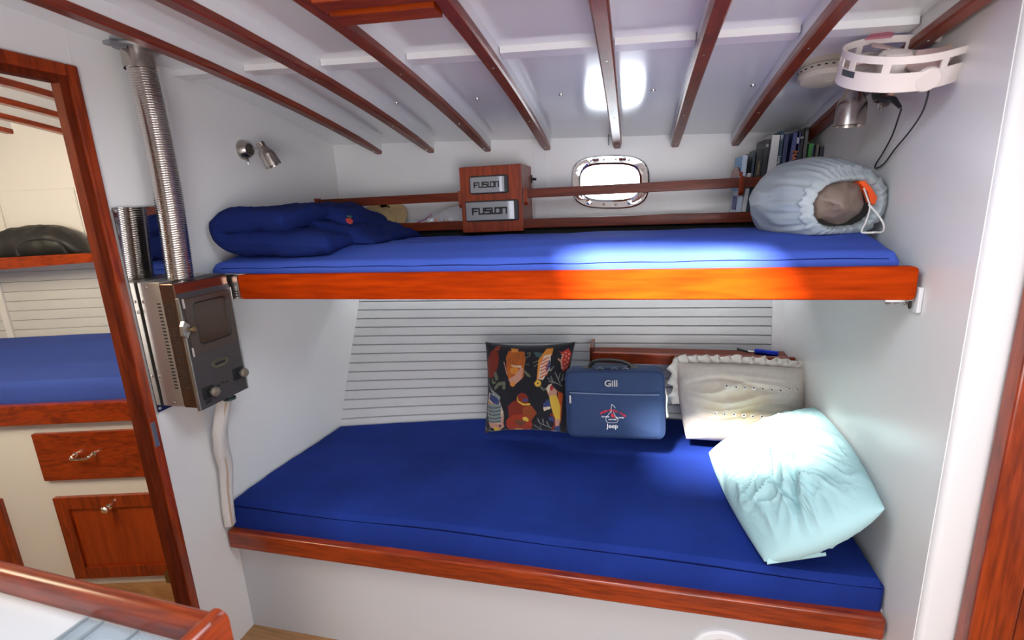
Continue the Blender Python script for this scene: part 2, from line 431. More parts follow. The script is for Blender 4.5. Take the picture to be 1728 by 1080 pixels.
# ceiled hull beside the lower bunk: separate painted planks
def hull(x, z):
    s = x - XL; yb = 1.90 + .329 * s - .09 * s * s; yt = 2.20 + .05 * s
    t = (z + 1.01) / .55
    return yb + (yt - yb) * min(t, 1.28)
def strip(m, z0, z1, xa, xb, off0, off1, g=0):
    n = 9; rows = []
    for i in range(n + 1):
        x = xa + (xb - xa) * i / n
        rows.append([(x, hull(x, z0) - off0 + g, z0 - .0), (x, hull(x, z0 + .0022) - off1, z0 + .0022), (x, hull(x, z1 - .0022) - off1, z1 - .0022), (x, hull(x, z1) - off0 + g, z1)])
    m.grid(rows)
m = MB(); rows = []
for i in range(13):
    x = XL + (XR + .02 - XL) * i / 12
    rows.append([(x, hull(x, z) + .012, z) for z in (-1.465, -1.2, -1.0, -.8, -.6, -.46, -.3, -.2)])
m.grid(rows); hullw = struct(m, 'wall_hull', gapm)
pz = -1.16; k = 0; sp = .0393
xe = at(1302, 540, y=2.28).x
while pz < -.22:
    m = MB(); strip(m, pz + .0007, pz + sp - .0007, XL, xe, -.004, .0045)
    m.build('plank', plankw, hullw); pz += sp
m = MB(); rows = []
for z in (-1.2, -1.0, -.8, -.6, -.46, -.3, -.2):
    rows.append([(xe, hull(xe, z) + .004, z), (xe, hull(xe, z) - .012, z), (XR, hull(XR, z) - .012, z), (XR, hull(XR, z) + .004, z)])
m.grid(rows, closed_u=True, cap=True); m.build('corner_batten', whitem, hullw)

# closing walls behind the camera
m = MB(); m.box(-3.4, 1.6, -1.6, -1.55, -1.465, .5); struct(m, 'wall_rear', white)
m = MB(); m.box(1.58, 1.62, -1.6, 1.09, -1.465, .5); struct(m, 'wall_aft', white)
m = MB(); m.box(-3.42, -3.38, -1.6, 2.6, -1.465, .6); struct(m, 'wall_bow', white)
# ---------------------------------------------------------------- soft things
def cushion(m, A, B, C, D, t, n=44, ez=.42, fn=None, inset=.05, nrm=None, edge=2.2, attr=None):
    """stuffed cover over the quad A B C D (lower left, lower right, upper right, upper left), facing the viewer side"""
    A, B, C, D = map(V, (A, B, C, D)); N = ((B - A) + (C - D)).cross((D - A) + (C - B)).normalized()
    if nrm is not None and N.dot(V(nrm)) < 0: N = -N
    def P(u, v, side):
        a, b = 2 * u - 1, 2 * v - 1
        a2 = a * (1 - inset * (1 - b * b)); b2 = b * (1 - inset * (1 - a * a))
        uu, vv = (a2 + 1) / 2, (b2 + 1) / 2
        p = A * (1 - uu) * (1 - vv) + B * uu * (1 - vv) + C * uu * vv + D * (1 - uu) * vv
        h = (max(0, 1 - abs(a) ** edge) * max(0, 1 - abs(b) ** edge)) ** ez
        d = fn(u, v, side, p) if fn else 0
        return p + N * side * t * h + N * side * d * min(1, h * 1.15) ** 2.6
    c = [(1 - cos(pi * i / n)) / 2 for i in range(n + 1)]; c = [.5 * x + .5 * i / n for i, x in enumerate(c)]
    for side in (1, -1):
        m.grid([[P(u, v, side) for u in c] for v in c])
    return P

def slab(m, poly_x, yf, yb, ztop, zbot, r=.03, nx=60, ny=30, bulge=.006, wr=None, backslope=0):
    """mattress: poly_x=(x0,x1), yf(x), yb(x) front and back edge; rounded top edge; skirts bulging a little"""
    x0, x1 = poly_x
    def sp(n): return [(.5 * (i / n) + .5 * (1 - cos(pi * i / n)) / 2) for i in range(n + 1)]
    U, W = sp(nx), sp(ny)
    def pos(u, v):
        x = x0 + (x1 - x0) * u; y = yf(x) + (yb(x) - yf(x)) * v
        d = min((x - x0), (x1 - x), (y - yf(x)), (yb(x) - y))
        z = ztop(x, y)
        if wr: z += wr(x, y)
        if d < r: z -= r * (1 - sqrt(max(0, 1 - ((r - d) / r) ** 2)))
        return V((x, y, z))
    rows = [[pos(u, v) for u in U] for v in W]
    m.grid(rows)
    loop = rows[0][:] + [r_[-1] for r_ in rows[1:]] + rows[-1][::-1][1:] + [r_[0] for r_ in rows[::-1][1:-1]]
    cxy = V(((x0 + x1) / 2, (yf(0) + yb(0)) / 2, 0))
    sk = []
    for k in range(7):
        t = k / 6; row = []
        for p in loop:
            zb = zbot; z = p.z + (zb - p.z) * t
            out = V((p.x - cxy.x, p.y - cxy.y, 0))
            nx_ = 1 if abs(p.x - x1) < 1e-5 else -1 if abs(p.x - x0) < 1e-5 else 0
            ny_ = 0 if nx_ else (1 if p.y > cxy.y else -1)
            b = bulge * sin(pi * t) - (.012 * max(0, t - .85) / .15)
            row.append(V((p.x, p.y + ny_ * b - (backslope * (p.z - z) if p.y > cxy.y + .2 else 0), z)))
        sk.append(row)
    m.grid(sk, closed_u=True)
    bmesh.ops.remove_doubles(m.bm, verts=m.bm.verts, dist=1e-5)
    return loop

# ---------------------------------------------------------------- lower bunk
g = thing('lower_bunk', 'wide lower built-in bunk base, white front under a thick varnished mahogany edge board', 'bunk', (-.36, 1.22, -1.465))
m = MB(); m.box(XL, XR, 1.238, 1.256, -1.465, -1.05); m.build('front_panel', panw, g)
m = MB(); m.box(XL, XR, 1.256, 1.80, -1.125, -1.105); m.build('bunk_board', whitem, g)
m = MB(); m.box(XL + .004, XR - .006, 1.198, 1.238, -1.111, -1.046, .008, 3)
m.box(XL + .006, XR - .008, 1.236, 1.252, -1.09, -1.050, .002); m.build('edge_board', mahx, g)
c = at(1218, 1103, y=1.238)
m = MB(); m.lathe([(0, .085), (.007, .084), (.012, .078), (.012, .062), (.006, .055), (.004, .05), (.004, .0001)], frame(c, (0, -1, 0)), 40)
rg = m.build('round_hatch_ring', mat('white_plastic', (.80, .81, .84), .3), g)
m = MB(); m.box(c.x - .03, c.x + .03, 1.222, 1.234, c.z - .006, c.z + .006, .003); m.build('grip', whitem, rg)

def lt(x, y): return -.952 - .035 * smooth(1.3, 1.95, y) - .012 * smooth(-.2, .6, x) * (1 - smooth(1.3, 1.6, y)) + .004 * nz((x, y, 0), 2.4)
def lf(x): return 1.228 + .012 * (x + .36) ** 2 - .006 * sin(3 * x)
def lb(x): return hull(min(x, XR), -.99) - .012
m = MB(); slab(m, (XL + .006, XR - .006), lf, lb, lt, -1.095, r=.016, nx=110, ny=50, bulge=.010, backslope=.5, wr=lambda x, y: .0022 * ridge((x * 1.2, y * 3, 1), 3) + .0012 * nz((x, y, 3), 14))
mt = m.build('mattress', navy, org=(-.36, 1.25, -1.10)); tag(mt, 'long thick navy suede mattress filling the lower bunk', 'mattress')
m = MB(); P = []
for i in range(60):
    x = XL + .012 + (XR - XL - .024) * i / 59; P.append((x, lf(x) + .0005, lt(x, lf(x)) - .019 + .0015 * sin(9 * x)))
m.tube(P, .0026, 6); m.build('piping', navyp, mt)

# ---------------------------------------------------------------- upper bunk
UF = 1.265
fx0, fx1 = XL + .012, .612
g = thing('upper_bunk', 'hinged upper bunk with broad glowing varnished mahogany front board', 'bunk', (-.36, 1.4, -.26))
m = MB()
x0 = at(402, 480, y=UF).x
pts = rrect(fx1 - x0, .075, .010, 4)
m.prism([((fx1 + x0) / 2 + a, UF, -.2165 + b) for a, b in pts], (0, .028, 0))
bmesh.ops.bevel(m.bm, geom=[e for e in m.bm.edges if abs(e.verts[0].co.y - e.verts[1].co.y) < 1e-5], offset=.003, segments=2, affect='EDGES')
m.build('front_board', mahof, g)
m = MB(); m.box(XL + .02, XR - .02, UF + .028, 1.97, -.252, -.234); m.build('bunk_board', whitem, g)
# folding steel end fitting at the stove end
m = MB(); e0 = at(357, 463, y=1.285).x
m.box(e0, x0 + .02, UF + .006, UF + .10, -.180, -.176, .001); m.build('bracket_plate', steel, g)
m = MB(); m.box(e0, x0 - .002, UF + .012, UF + .016, -.255, -.182)
m.box(x0 - .016, x0 + .002, UF - .004, UF + .004, -.252, -.184, .001)
m.box(x0 - .030, x0 - .018, UF - .001, UF + .012, -.25, -.184, .001); b = m.build('bracket', steel, g)
m = MB()
for i in range(3):
    for j in range(2): m.box(x0 - .014 + j * .007, x0 - .009 + j * .007, UF - .0048, UF - .0035, -.246 + i * .008, -.242 + i * .008)
o = m.build('slot', dark, b); o['kind'] = 'stuff'
# latch under the after end
m = MB(); a = at(1488, 512, y=1.30); bb = at(1545, 512, y=1.30)
m.box(a.x, bb.x, 1.285, 1.325, -.262, -.2545)
for i in range(4): m.lathe([(0, .002), (-.004, .006), (-.007, .005), (-.008, .0005)], Matrix.Translation((a.x + .008 + i * .018, 1.29 + .004 * (i % 2), -.262)), 8)
m.build('latch_plate', steel, g)
m = MB(); m.box(XR - .010, XR - .001, 1.262, 1.30, -.282, -.225, .001); m.build('wall_cleat', whitem, g)
m = MB(); m.lathe([(0, .0035), (-.014, .0035), (-.018, .001)], Matrix.Translation((XR - .018, 1.275, -.258)), 10); m.build('latch_pin', black, g)

def ut(x, y):
    c = smooth(1.28, 1.5, y) * .028 - .012 * smooth(1.75, 1.95, y)
    return -.146 + c
m = MB(); slab(m, (XL + .05, XR - .04), lambda x: 1.296 + .004 * sin(5 * x), lambda x: 1.93, ut, -.232, r=.022, nx=120, ny=44, bulge=.004,
     wr=lambda x, y: smooth(1.30, 1.42, y) * (.0045 * ridge((x * 1.0, y * 4.5, .3), 2.2) + .003 * nz((x * 2, y * 3, 2), 3) + .0012 * nz((x, y, 5), 16)))
um = m.build('mattress', navyu, org=(-.36, 1.3, -.234)); tag(um, 'thin blue sheeted mattress on the upper bunk, sunlit at the middle', 'mattress')
m = MB(); P = [(XL + .08 + (XR - XL - .14) * i / 70, 1.2985 + .004 * sin(5 * (XL + .08 + (XR - XL - .14) * i / 70)), -.163 + .0022 * sin(7 * i / 10.) * (i % 9) / 9) for i in range(71)]
m.tube(P, .0016, 5); m.build('seam', navyp, um)

# ---------------------------------------------------------------- bookshelf outboard of the upper bunk
SY = 1.95; SL = XL + .002
g = thing('bunk_shelf', 'long mahogany bookshelf with a raised front rail along the hull over the upper bunk', 'shelf', (-.36, 2.05, -.12))
m = MB()
def tilt(m_, x0, x1, y0, y1, z0, z1, bev=.003):
    t = MB(); t.box(x0, x1, y0, y1, z0, z1, bev)
    for v in t.bm.verts: v.co.z -= .0055 * (v.co.x + .36)
    m_.wn = True; m_.merge(t.bm)
tilt(m, SL, XR - .004, SY, SY + .018, -.104, -.068); m.build('shelf_lip', dmahx, g)
m = MB(); tilt(m, SL, XR - .004, SY + .018, WB, -.098, -.084, 0); m.build('shelf_board', dmahx, g)
m = MB(); tilt(m, SL, XR - .004, 1.985, 2.0, -.32, -.098, 0); m.build('shelf_gap_shade', dark, g)  # dark sheet standing in for the shade in the gap under the shelf
railz = (.012, .048)
bx0 = at(777, 300, y=SY).x; bx1 = at(881, 300, y=SY).x
for (xa, xb, nm) in ((SL, bx0 + .004, 'rail'), (bx1 + .002, XR - .006, 'rail')):
    m = MB(); m.box(xa + .006, xb, SY, SY + .016, .012, .047, .003)
    m.build(nm, dmahx, g)
for x, w in ((SL + .004, .016), (bx0 - .006, .012), (bx1 + .012, .014), (at(1252, 300, y=SY).x, .016)):
    m = MB(); m.prism([(x - w / 2, SY - .008, .052), (x - w / 2, SY + .02, .052), (x - w / 2, SY + .02, -.014), (x - w / 2, SY + .006, -.014), (x - w / 2, SY - .006, -.002)], (w, 0, 0))
    m.build('rail_bracket', mahz, g, smooth=20)
# half-moon divider that holds the books
x = at(1252, 300, y=SY).x
m = MB(); m.prism([(x - .006, SY + .018, .052), (x - .006, SY + .19, .052), (x - .006, SY + .16, .075), (x - .006, SY + .10, .088), (x - .006, SY + .05, .083), (x - .006, SY + .02, .066)], (.012, 0, 0))
m.build('divider', mahy, g)

# locker box with the two grey stereo covers
g = thing('stereo_box', 'square mahogany box holding two grey FUSION stereo covers, one above the other', 'stereo box', ((bx0 + bx1) / 2, SY + .08, -.105))
bzt = .141; bzb = -.113
m = MB(); m.box(bx0, bx1, SY - .012, WB - .004, bzb, bzt, .0025)
m.build('cabinet', dmahz2 if False else wood('box_mahogany', (.17, .022, .005), (.30, .042, .008), 2, coat=.15, rough=.38), g)
face = SY - .012
covm = mat('grey_cover', (.30, .31, .33), .3, .35); covd = mat('cover_rim', (.03, .032, .035), .4)
lm = mat('black_lettering', (.008, .008, .01), .5)
def fusion(parent, cx, cy_, cz_, w, h):
    """block lettering built of flat strokes"""
    L = {'F': [[(0, 0), (0, 1), (.85, 1)], [(0, .5), (.7, .5)]], 'U': [[(0, 1), (0, 0), (.8, 0), (.8, 1)]],
         'S': [[(.85, 1), (0, 1), (0, .55), (.85, .55), (.85, 0), (0, 0)]], 'I': [[(0, 1), (0, 0), (.4, 0)]],
         'O': [[(0, 0), (0, 1), (.85, 1), (.85, 0), (0, 0)]], 'N': [[(-.35, 1), (.8, 1), (.8, 0)], [(0, .95), (0, 0)]]}
    order = [('F', 0), ('U', 1.15), ('S', 2.25), ('I', 3.4), ('O', 3.95), ('N', 5.1)]
    m = MB(); s = w / 5.9; t = .13 * w / 5.9
    for ch, ox in order:
        for pl in L[ch]:
            for (ax, az), (bx_, bz) in zip(pl, pl[1:]):
                p = V((cx - w / 2 + (ox + ax) * s, cy_, cz_ - h / 2 + az * h)); q = V((cx - w / 2 + (ox + bx_) * s, cy_, cz_ - h / 2 + bz * h))
                d = (q - p).normalized(); k = V((-d.z, 0, d.x)) * t; d = d * t
                m.prism([p - d - k, q + d - k, q + d + k, p - d + k], (0, -.0008, 0))
    o = m.build('lettering', lm, parent, smooth=0); return o
for (xa, xb, ya, yb, name) in ((793, 858, 296, 327, 0), (786, 876, 338, 373, 1)):
    p = at(xa, (ya + yb) / 2, y=face); q = at(xb, (ya + yb) / 2, y=face)
    zt = at((xa + xb) / 2, ya, y=face).z; zb = at((xa + xb) / 2, yb, y=face).z
    cxm, czm = (p.x + q.x) / 2, (zt + zb) / 2; W, H = q.x - p.x, zt - zb
    m = MB(); rows = []
    for k, (ins, dy) in enumerate(((0, 0), (0, .006), (.003, .009))):
        rows.append([(cxm + a, face - dy, czm + b) for a, b in rrect(W - 2 * ins, H - 2 * ins, .010, 5)])
    m.grid(rows, closed_u=True, cap=True); cv = m.build('cover_rim', covd, g)
    m = MB(); rows = []
    for v in range(3):
        row = []
        for i in range(21):
            u = i / 20; xx = cxm - W / 2 + .005 + (W - .012) * u
            dy = .011 + .006 * (1 - (2 * u - 1) ** 4) - .0055 * smooth(.84, 1, u)
            row.append((xx, face - dy, czm + (v - 1) * (H / 2 - .006)))
        rows.append(row)
    m.grid(rows); m.grid([[V(p_) for p_ in rows[0]], [V(p_) + V((0, .008, -.002)) for p_ in rows[0]]]); m.grid([[V(p_) for p_ in rows[2]], [V(p_) + V((0, .008, .002)) for p_ in rows[2]]])
    cf = m.build('cover_face', covm, cv, smooth=50)
    fusion(cv, cxm - .006, face - .0174, czm, W * .63, H * .26)
# socket and plug on its after side
cxk = bx1
m = MB(); kz = at(897, 302, x=cxk)
kc = V((cxk, kz.y, kz.z))
m.lathe([(0, .017), (.004, .016), (.004, .010), (.001, .009), (.001, .0001)], frame(kc, (1, 0, 0)), 20); m.build('socket', black, g)
m = MB(); m.tube([kc + V((.002, 0, 0)), kc + V((.018, 0, -.002)), kc + V((.026, .004, -.012))], [.006, .008, .003], 10); m.build('plug', black, g)

# ---------------------------------------------------------------- lower shelf on the planking
LY = 2.055; lx0 = at(1000, 600, y=LY).x; lzt = at(1000, 595, y=LY).z; lzb = at(1000, 612, y=LY).z
g = thing('hull_shelf', 'short dark mahogany shelf on the planking behind the briefcase', 'shelf', (.25, 2.12, lzt - .04))
m = MB(); m.box(lx0, XR - .004, LY, LY + .018, lzb, lzt, .003); m.build('shelf_lip', mahx, g)
m = MB(); m.box(lx0, XR - .004, LY + .018, 2.225, lzb + .004, lzb + .020); m.build('shelf_board', dmahx, g)
m = MB(); m.prism([(lx0 - .012, LY - .003, lzt + .022), (lx0 - .012, LY + .012, lzt + .026), (lx0 - .012, 2.2, lzt + .02), (lx0 - .012, 2.16, lzb - .05), (lx0 - .012, LY + .01, lzb - .05), (lx0 - .012, LY - .003, lzb - .03)], (.012, 0, 0)); m.build('end_bracket', dmahz, g)

# torch lying on it
tc = at(1290, 596, y=2.12); tl = at(1246, 590, y=2.12)
g = thing('flashlight', 'small metallic blue torch with a black strap end lying on the lower shelf', 'flashlight', tc)
blue = mat('anodised_blue', (.01, .03, .45), .25, .7)
dr = (at(1312, 597, y=2.12) - at(1273, 592, y=2.12)); M = frame(at(1273, 593, y=2.12), dr); Lg = dr.length
m = MB(); m.lathe([(0, .006), (.002, .0125), (Lg * .5, .0125), (Lg * .52, .0118), (Lg * .55, .0125), (Lg, .013), (Lg + .001, .011)], M, 18, cap=True); m.build('barrel', blue, g)
m = MB(); m.tube([at(1272, 594, y=2.12), at(1262, 593, y=2.12)], .004); m.build('ring', steel, g)
m = MB(); m.tube([at(1263, 594, y=2.12), at(1244, 589, y=2.11)], [.004, .006], 8, flat=.6); m.build('strap', black, g)

# ---------------------------------------------------------------- needlework fish cushion
CA, CB = at(824, 731, y=1.80), at(955, 732, y=1.80)
zb_ = -.955
CA = at(818, 730, y=1.86); CB = at(957, 731, y=1.86); CC = at(971, 577, y=1.97); CD = at(819, 577, y=1.97)
n = 200
m = MB()
Pf = cushion(m, CA, CB, CC, CD, .055, n=n, fn=lambda u, v, s_, p: .0012 * nz(p, 30) + .002 * nz(p, 9), inset=.075, nrm=(0, -1, 0))
cu = m.build('throw_cushion', mat('needlework', (.02, .02, .03), .95, bump=.5, bscale=700, attr='print', sheen=.2), org=(CA + CB) / 2, keep_normals=True, doubles=1e-5)
tag(cu, 'square black needlework cushion covered with colourful fish and weeds', 'cushion')
# the flat print: shapes in the crop's frame, 0..1 across and down the visible face (units of a 1047x1080 view)
BK = (.008, .008, .013); RD = (.19, .018, .006); OR = (.42, .10, .012); OG = (.60, .22, .03); YE = (.62, .40, .05); GN = (.12, .13, .085); GY = (.22, .23, .22); BL = (.03, .05, .15); PK = (.50, .25, .18); CR_ = (.62, .50, .36); BR = (.14, .05, .02); TE = (.04, .09, .09)
def el(cx, cy, rx, ry, a=0, c=RD): return ('e', cx, cy, rx, ry, math.radians(a), c)
def pg(c, *p): return ('p', [(p[i], p[i + 1]) for i in range(0, len(p), 2)], c)
def ln(c, w, *p): return ('l', [(p[i], p[i + 1]) for i in range(0, len(p), 2)], w, c)
S = [el(135, 290, 68, 155, 8, RD), el(185, 120, 30, 22, -20, RD), ln(OR, 5, 150, 130, 200, 140),
     pg(GN, 150, 385, 185, 375, 215, 455, 180, 470), ln(GN, 20, 140, 460, 150, 495, 175, 490), ln(GN, 36, 180, 545, 220, 500, 280, 490, 280, 540),
     pg(OR, 290, 210, 310, 150, 480, 160, 498, 230, 492, 420, 380, 525, 330, 450, 300, 350), pg(OG, 335, 125, 410, 130, 410, 165, 340, 165),
     *[ln(BR, 4, x, 180, x, 300) for x in range(320, 490, 22)], pg(CR_, 345, 300, 465, 305, 460, 328, 370, 315), el(385, 360, 50, 42, 0, OG), ln(BR, 4, 335, 350, 350, 395, 420, 400, 440, 340),
     pg(PK, 330, 450, 400, 405, 455, 330, 485, 320, 475, 440, 400, 505, 350, 490), el(378, 500, 28, 24, 0, OG), ln(PK, 8, 268, 270, 290, 340, 310, 400),
     ln(GN, 10, 500, 230, 540, 200, 545, 170, 510, 175), ln(GN, 9, 500, 290, 540, 292), pg(GN, 500, 350, 560, 400, 568, 425, 530, 410, 495, 370),
     pg(TE, 580, 160, 640, 165, 700, 180, 650, 220, 610, 210), ln(GN, 12, 590, 270, 640, 250), ln(GN, 10, 600, 310, 640, 280),
     pg(OG, 710, 125, 775, 120, 770, 190, 690, 300, 660, 430, 635, 460, 640, 240), pg(CR_, 690, 200, 760, 180, 765, 330, 700, 450, 650, 440, 660, 300), pg(BL, 755, 235, 768, 310, 725, 380, 720, 300),
     *[ln((.5, .10, .08), 14, 672, y + 14, 738, y - 22) for y in range(240, 420, 34)], el(650, 485, 35, 33, 0, YE), el(650, 483, 9, 9, 0, BK), ln(GN, 18, 680, 520, 715, 550, 745, 535),
     pg((.40, .03, .02), 830, 150, 870, 160, 930, 120, 962, 170, 940, 330, 895, 362, 875, 260, 880, 180), *[el(x, y, 6, 6, 0, CR_) for x, y in ((905, 165), (940, 180), (915, 205), (940, 225), (905, 240), (930, 265), (905, 285), (925, 310), (900, 325), (870, 185))],
     ln(PK, 14, 885, 185, 870, 240, 885, 330), ln(PK, 12, 838, 228, 870, 262),
     *[ln(GY, 7, *q) for q in ((750, 430, 800, 460, 900, 510), (780, 410, 800, 455), (820, 370, 850, 430, 880, 490), (870, 380, 860, 440), (905, 380, 890, 450), (935, 400, 890, 460), (760, 460, 830, 480), (800, 310, 770, 360), (745, 360, 790, 330))],
     pg(GY, 75, 480, 130, 560, 245, 640, 230, 680, 130, 590), pg(CR_, 100, 600, 150, 610, 240, 700, 278, 800, 275, 960, 235, 990, 110, 975, 75, 800), pg(BL, 115, 600, 215, 660, 235, 720, 160, 715, 100, 670), pg(OR, 92, 690, 150, 720, 140, 735, 95, 710),
     pg(GY, 78, 720, 250, 715, 245, 915, 95, 915), *[ln(TE, 13, 80, y, 120, y + 16, 180, y + 14, 245, y - 2) for y in range(745, 915, 38)], pg(PK, 95, 920, 240, 925, 270, 790, 278, 960, 230, 990, 110, 975), el(230, 950, 13, 13, 0, BK),
     pg(YE, 150, 965, 205, 965, 258, 1035, 210, 1055, 155, 1040), *[ln(GY, 6, *q) for q in ((20, 990, 80, 1010, 140, 1020), (50, 975, 70, 1010), (90, 980, 110, 1010), (290, 985, 305, 1035))], ln(RD, 14, 15, 1040, 60, 1030),
     el(490, 660, 68, 72, 0, RD), pg(RD, 330, 730, 400, 670, 560, 690, 560, 850, 420, 840, 340, 840), pg((.25, .05, .01), 500, 740, 590, 710, 655, 790, 590, 885, 500, 820), el(455, 920, 150, 105, 0, (.32, .03, .008)), pg(YE, 435, 620, 450, 670, 510, 700, 580, 690, 575, 715, 500, 715, 440, 680), el(525, 660, 26, 18, 0, BL),
     el(533, 862, 36, 24, 25, YE), pg(BR, 410, 868, 540, 880, 490, 940, 425, 920), pg(YE, 400, 968, 495, 972, 497, 1003, 400, 1003), ln(RD, 12, 385, 1032, 500, 1032),
     *[ln(GY, 8, *q) for q in ((625, 920, 680, 960, 740, 1010), (665, 850, 690, 900, 820, 950), (720, 850, 730, 910), (765, 880, 790, 930), (690, 900, 670, 870), (650, 1020, 710, 1000), (690, 930, 700, 1000))],
     pg((.45, .07, .01), 860, 560, 915, 590, 915, 900, 880, 760), pg(RD, 790, 790, 830, 800, 880, 880, 860, 990, 800, 1000, 845, 900), pg(BL, 715, 700, 770, 640, 800, 700, 790, 730, 720, 730), pg(CR_, 720, 728, 800, 722, 795, 745, 730, 770), pg(BL, 780, 830, 830, 825, 850, 880, 790, 870),
     pg(YE, 775, 600, 850, 600, 900, 720, 905, 860, 870, 880, 830, 800, 790, 680), pg(PK, 740, 540, 790, 500, 855, 560, 850, 600, 775, 615), pg(CR_, 740, 540, 765, 492, 795, 490, 770, 580), el(795, 530, 18, 26, 0, (.35, .03, .03)), pg(PK, 850, 850, 905, 860, 900, 920, 860, 930), pg(BL, 850, 935, 905, 920, 915, 1000, 840, 990), el(830, 1010, 50, 32, -25, GY)]
def inpoly(P, x, y):
    c = False; j = len(P) - 1
    for i in range(len(P)):
        if (P[i][1] > y) != (P[j][1] > y) and x < (P[j][0] - P[i][0]) * (y - P[i][1]) / (P[j][1] - P[i][1]) + P[i][0]: c = not c
        j = i
    return c
def segd(x, y, a, b):
    dx, dy = b[0] - a[0], b[1] - a[1]; t = max(0, min(1, ((x - a[0]) * dx + (y - a[1]) * dy) / (dx * dx + dy * dy + 1e-9)))
    return sqrt((x - a[0] - t * dx) ** 2 + (y - a[1] - t * dy) ** 2)
BB = []
for s_ in S:
    if s_[0] == 'e': BB.append((s_[1] - max(s_[3], s_[4]), s_[1] + max(s_[3], s_[4]), s_[2] - max(s_[3], s_[4]), s_[2] + max(s_[3], s_[4])))
    else:
        wd = s_[2] if s_[0] == 'l' else 0; X = [q[0] for q in s_[1]]; Y = [q[1] for q in s_[1]]; BB.append((min(X) - wd, max(X) + wd, min(Y) - wd, max(Y) + wd))
def printcol(x, y):
    for s_, b in zip(reversed(S), reversed(BB)):
        if not (b[0] <= x <= b[1] and b[2] <= y <= b[3]): continue
        if s_[0] == 'e':
            dx, dy = x - s_[1], y - s_[2]; ca, sa = cos(s_[5]), sin(s_[5]); a_ = dx * ca + dy * sa; b_ = -dx * sa + dy * ca
            if (a_ / s_[3]) ** 2 + (b_ / s_[4]) ** 2 < 1: return s_[6]
        elif s_[0] == 'p':
            if inpoly(s_[1], x, y): return s_[2]
        elif any(segd(x, y, p, q) < s_[2] / 2 for p, q in zip(s_[1], s_[1][1:])): return s_[3]
    return BK
me = cu.data; ca = me.color_attributes.new('print', 'FLOAT_COLOR', 'POINT')
Nn = ((CB - CA) + (CC - CD)).cross((CD - CA) + (CC - CB)).normalized()
if Nn.y > 0: Nn = -Nn
ex = (CB - CA); ez_ = (CD - CA); buf = []
og = ORG[cu.name]
for v in me.vertices:
    p = v.co + og - CA
    # invert the bilinear quad approximately
    vv = p.dot(ez_) / ez_.dot(ez_)
    xa = CA.x + (CD.x - CA.x) * vv; xb = CB.x + (CC.x - CB.x) * vv
    uu = (p.x + CA.x - xa) / (xb - xa)
    front = p.dot(Nn) > -.002
    c = printcol(30 + uu * 960, 1040 - vv * 985) if front else BK
    buf += [c[0], c[1], c[2], 1]
ca.data.foreach_set('color', buf)

# ---------------------------------------------------------------- blue briefcase
bagm = mat('navy_canvas', (.020, .046, .13), .8, bump=.4, bscale=900, vary=.15, vscale=7); bagd = mat('navy_canvas_dark', (.014, .03, .10), .85, bump=.4, bscale=900)
BA = at(957, 738, y=1.76); BBR = at(1124, 743, y=1.76)
BW = (BBR - BA).length; bc = (BA + BBR) / 2
g = thing('briefcase', 'soft blue canvas briefcase with black handle and white and red embroidery', 'bag', bc)
lean = .10
ux = (BBR - BA).normalized(); uz = V((0, lean, 1)).normalized(); uz = (uz - ux * uz.dot(ux)).normalized(); uy = uz.cross(ux)
MBG = Matrix(((ux.x, uy.x, uz.x, bc.x), (ux.y, uy.y, uz.y, bc.y), (ux.z, uy.z, uz.z, bc.z), (0, 0, 0, 1)))
BH = .262; BD = .105
def bagshell(m, w, h, y0, y1, r, dy=.012, z0=0):
    rows = []
    ks = [(0, .012), (.004, .004), (.012, 0), (1, 0), (1, 0), (1, 0)]
    prof = [(y0 + .0, .014), (y0 + .002, .006), (y0 + .008, .001), (y0 + (y1 - y0) * .5, -.003), (y1 - .008, .001), (y1 - .002, .006), (y1, .014)]
    for y, ins in prof:
        rows.append([MBG @ V((a, y + .002 * nz((a * 9, b * 9, y * 4), 1), z0 + h / 2 + b)) for a, b in rrect(w - 2 * ins, h - 2 * ins, r, 8)])
    m.grid(rows, closed_u=True)
    for k, sgn in ((0, -1), (-1, 1)):
        base = rows[k]; cen = MBG @ V((0, prof[k][0] + sgn * dy, z0 + h / 2))
        rr = [base]
        for t in (.8, .6, .4, .2, .05): rr.append([cen + (p - (MBG @ V((0, prof[k][0], z0 + h / 2)))) * t - (V(cen) - cen) + uy * (-sgn * dy * (t ** 3)) for p in base])
        m.grid(rr, closed_u=True, cap=False)
        m.bm.faces.new([m.bm.verts.new(p) for p in rr[-1]])
m = MB(); bagshell(m, BW, BH, 0, BD, .030); m.build('body', bagm, g, doubles=1e-5)
m = MB(); P = [MBG @ V((a, .004, BH / 2 + b)) for a, b in rrect(BW - .008, BH - .008, .028, 8)]; m.tube(P, .0028, 6, closed=True)
m.build('piping', bagd, g)
m = MB(); bagshell(m, BW - .02, BH * .70, -.010, .012, .02, dy=.010, z0=.006); fp_ = m.build('front_pocket', bagm, g, doubles=1e-5)
m = MB(); P = [MBG @ V((-BW / 2 + .02 + (BW - .04) * i / 24, -.0155 - .004 * sin(pi * i / 24), .006 + BH * .675 - .006 * sin(pi * i / 24 * .5))) for i in range(25)]
m.tube(P, .0026, 6); m.build('zipper', mat('zip_grey_blue', (.16, .22, .36), .6), g)
m = MB(); m.box(-BW / 2 + .018, -BW / 2 + .025, -.022, -.018, BH * .66 - .03, BH * .66, .001, M=MBG); m.build('zip_pull', steel, g)
for i, (x, w) in enumerate(((-.05, .03), (.005, .024), (.045, .02))):
    m = MB(); m.tube([MBG @ V((x - w / 2, .028, BH + .002)), MBG @ V((x, .026, BH + .006)), MBG @ V((x + w / 2, .027, BH + .002))], .0022, 6); m.build('zip_pull', steel, g)
m = MB(); P = [MBG @ V((-.105 + .06 * i, .055, 0)) for i in range(2)]
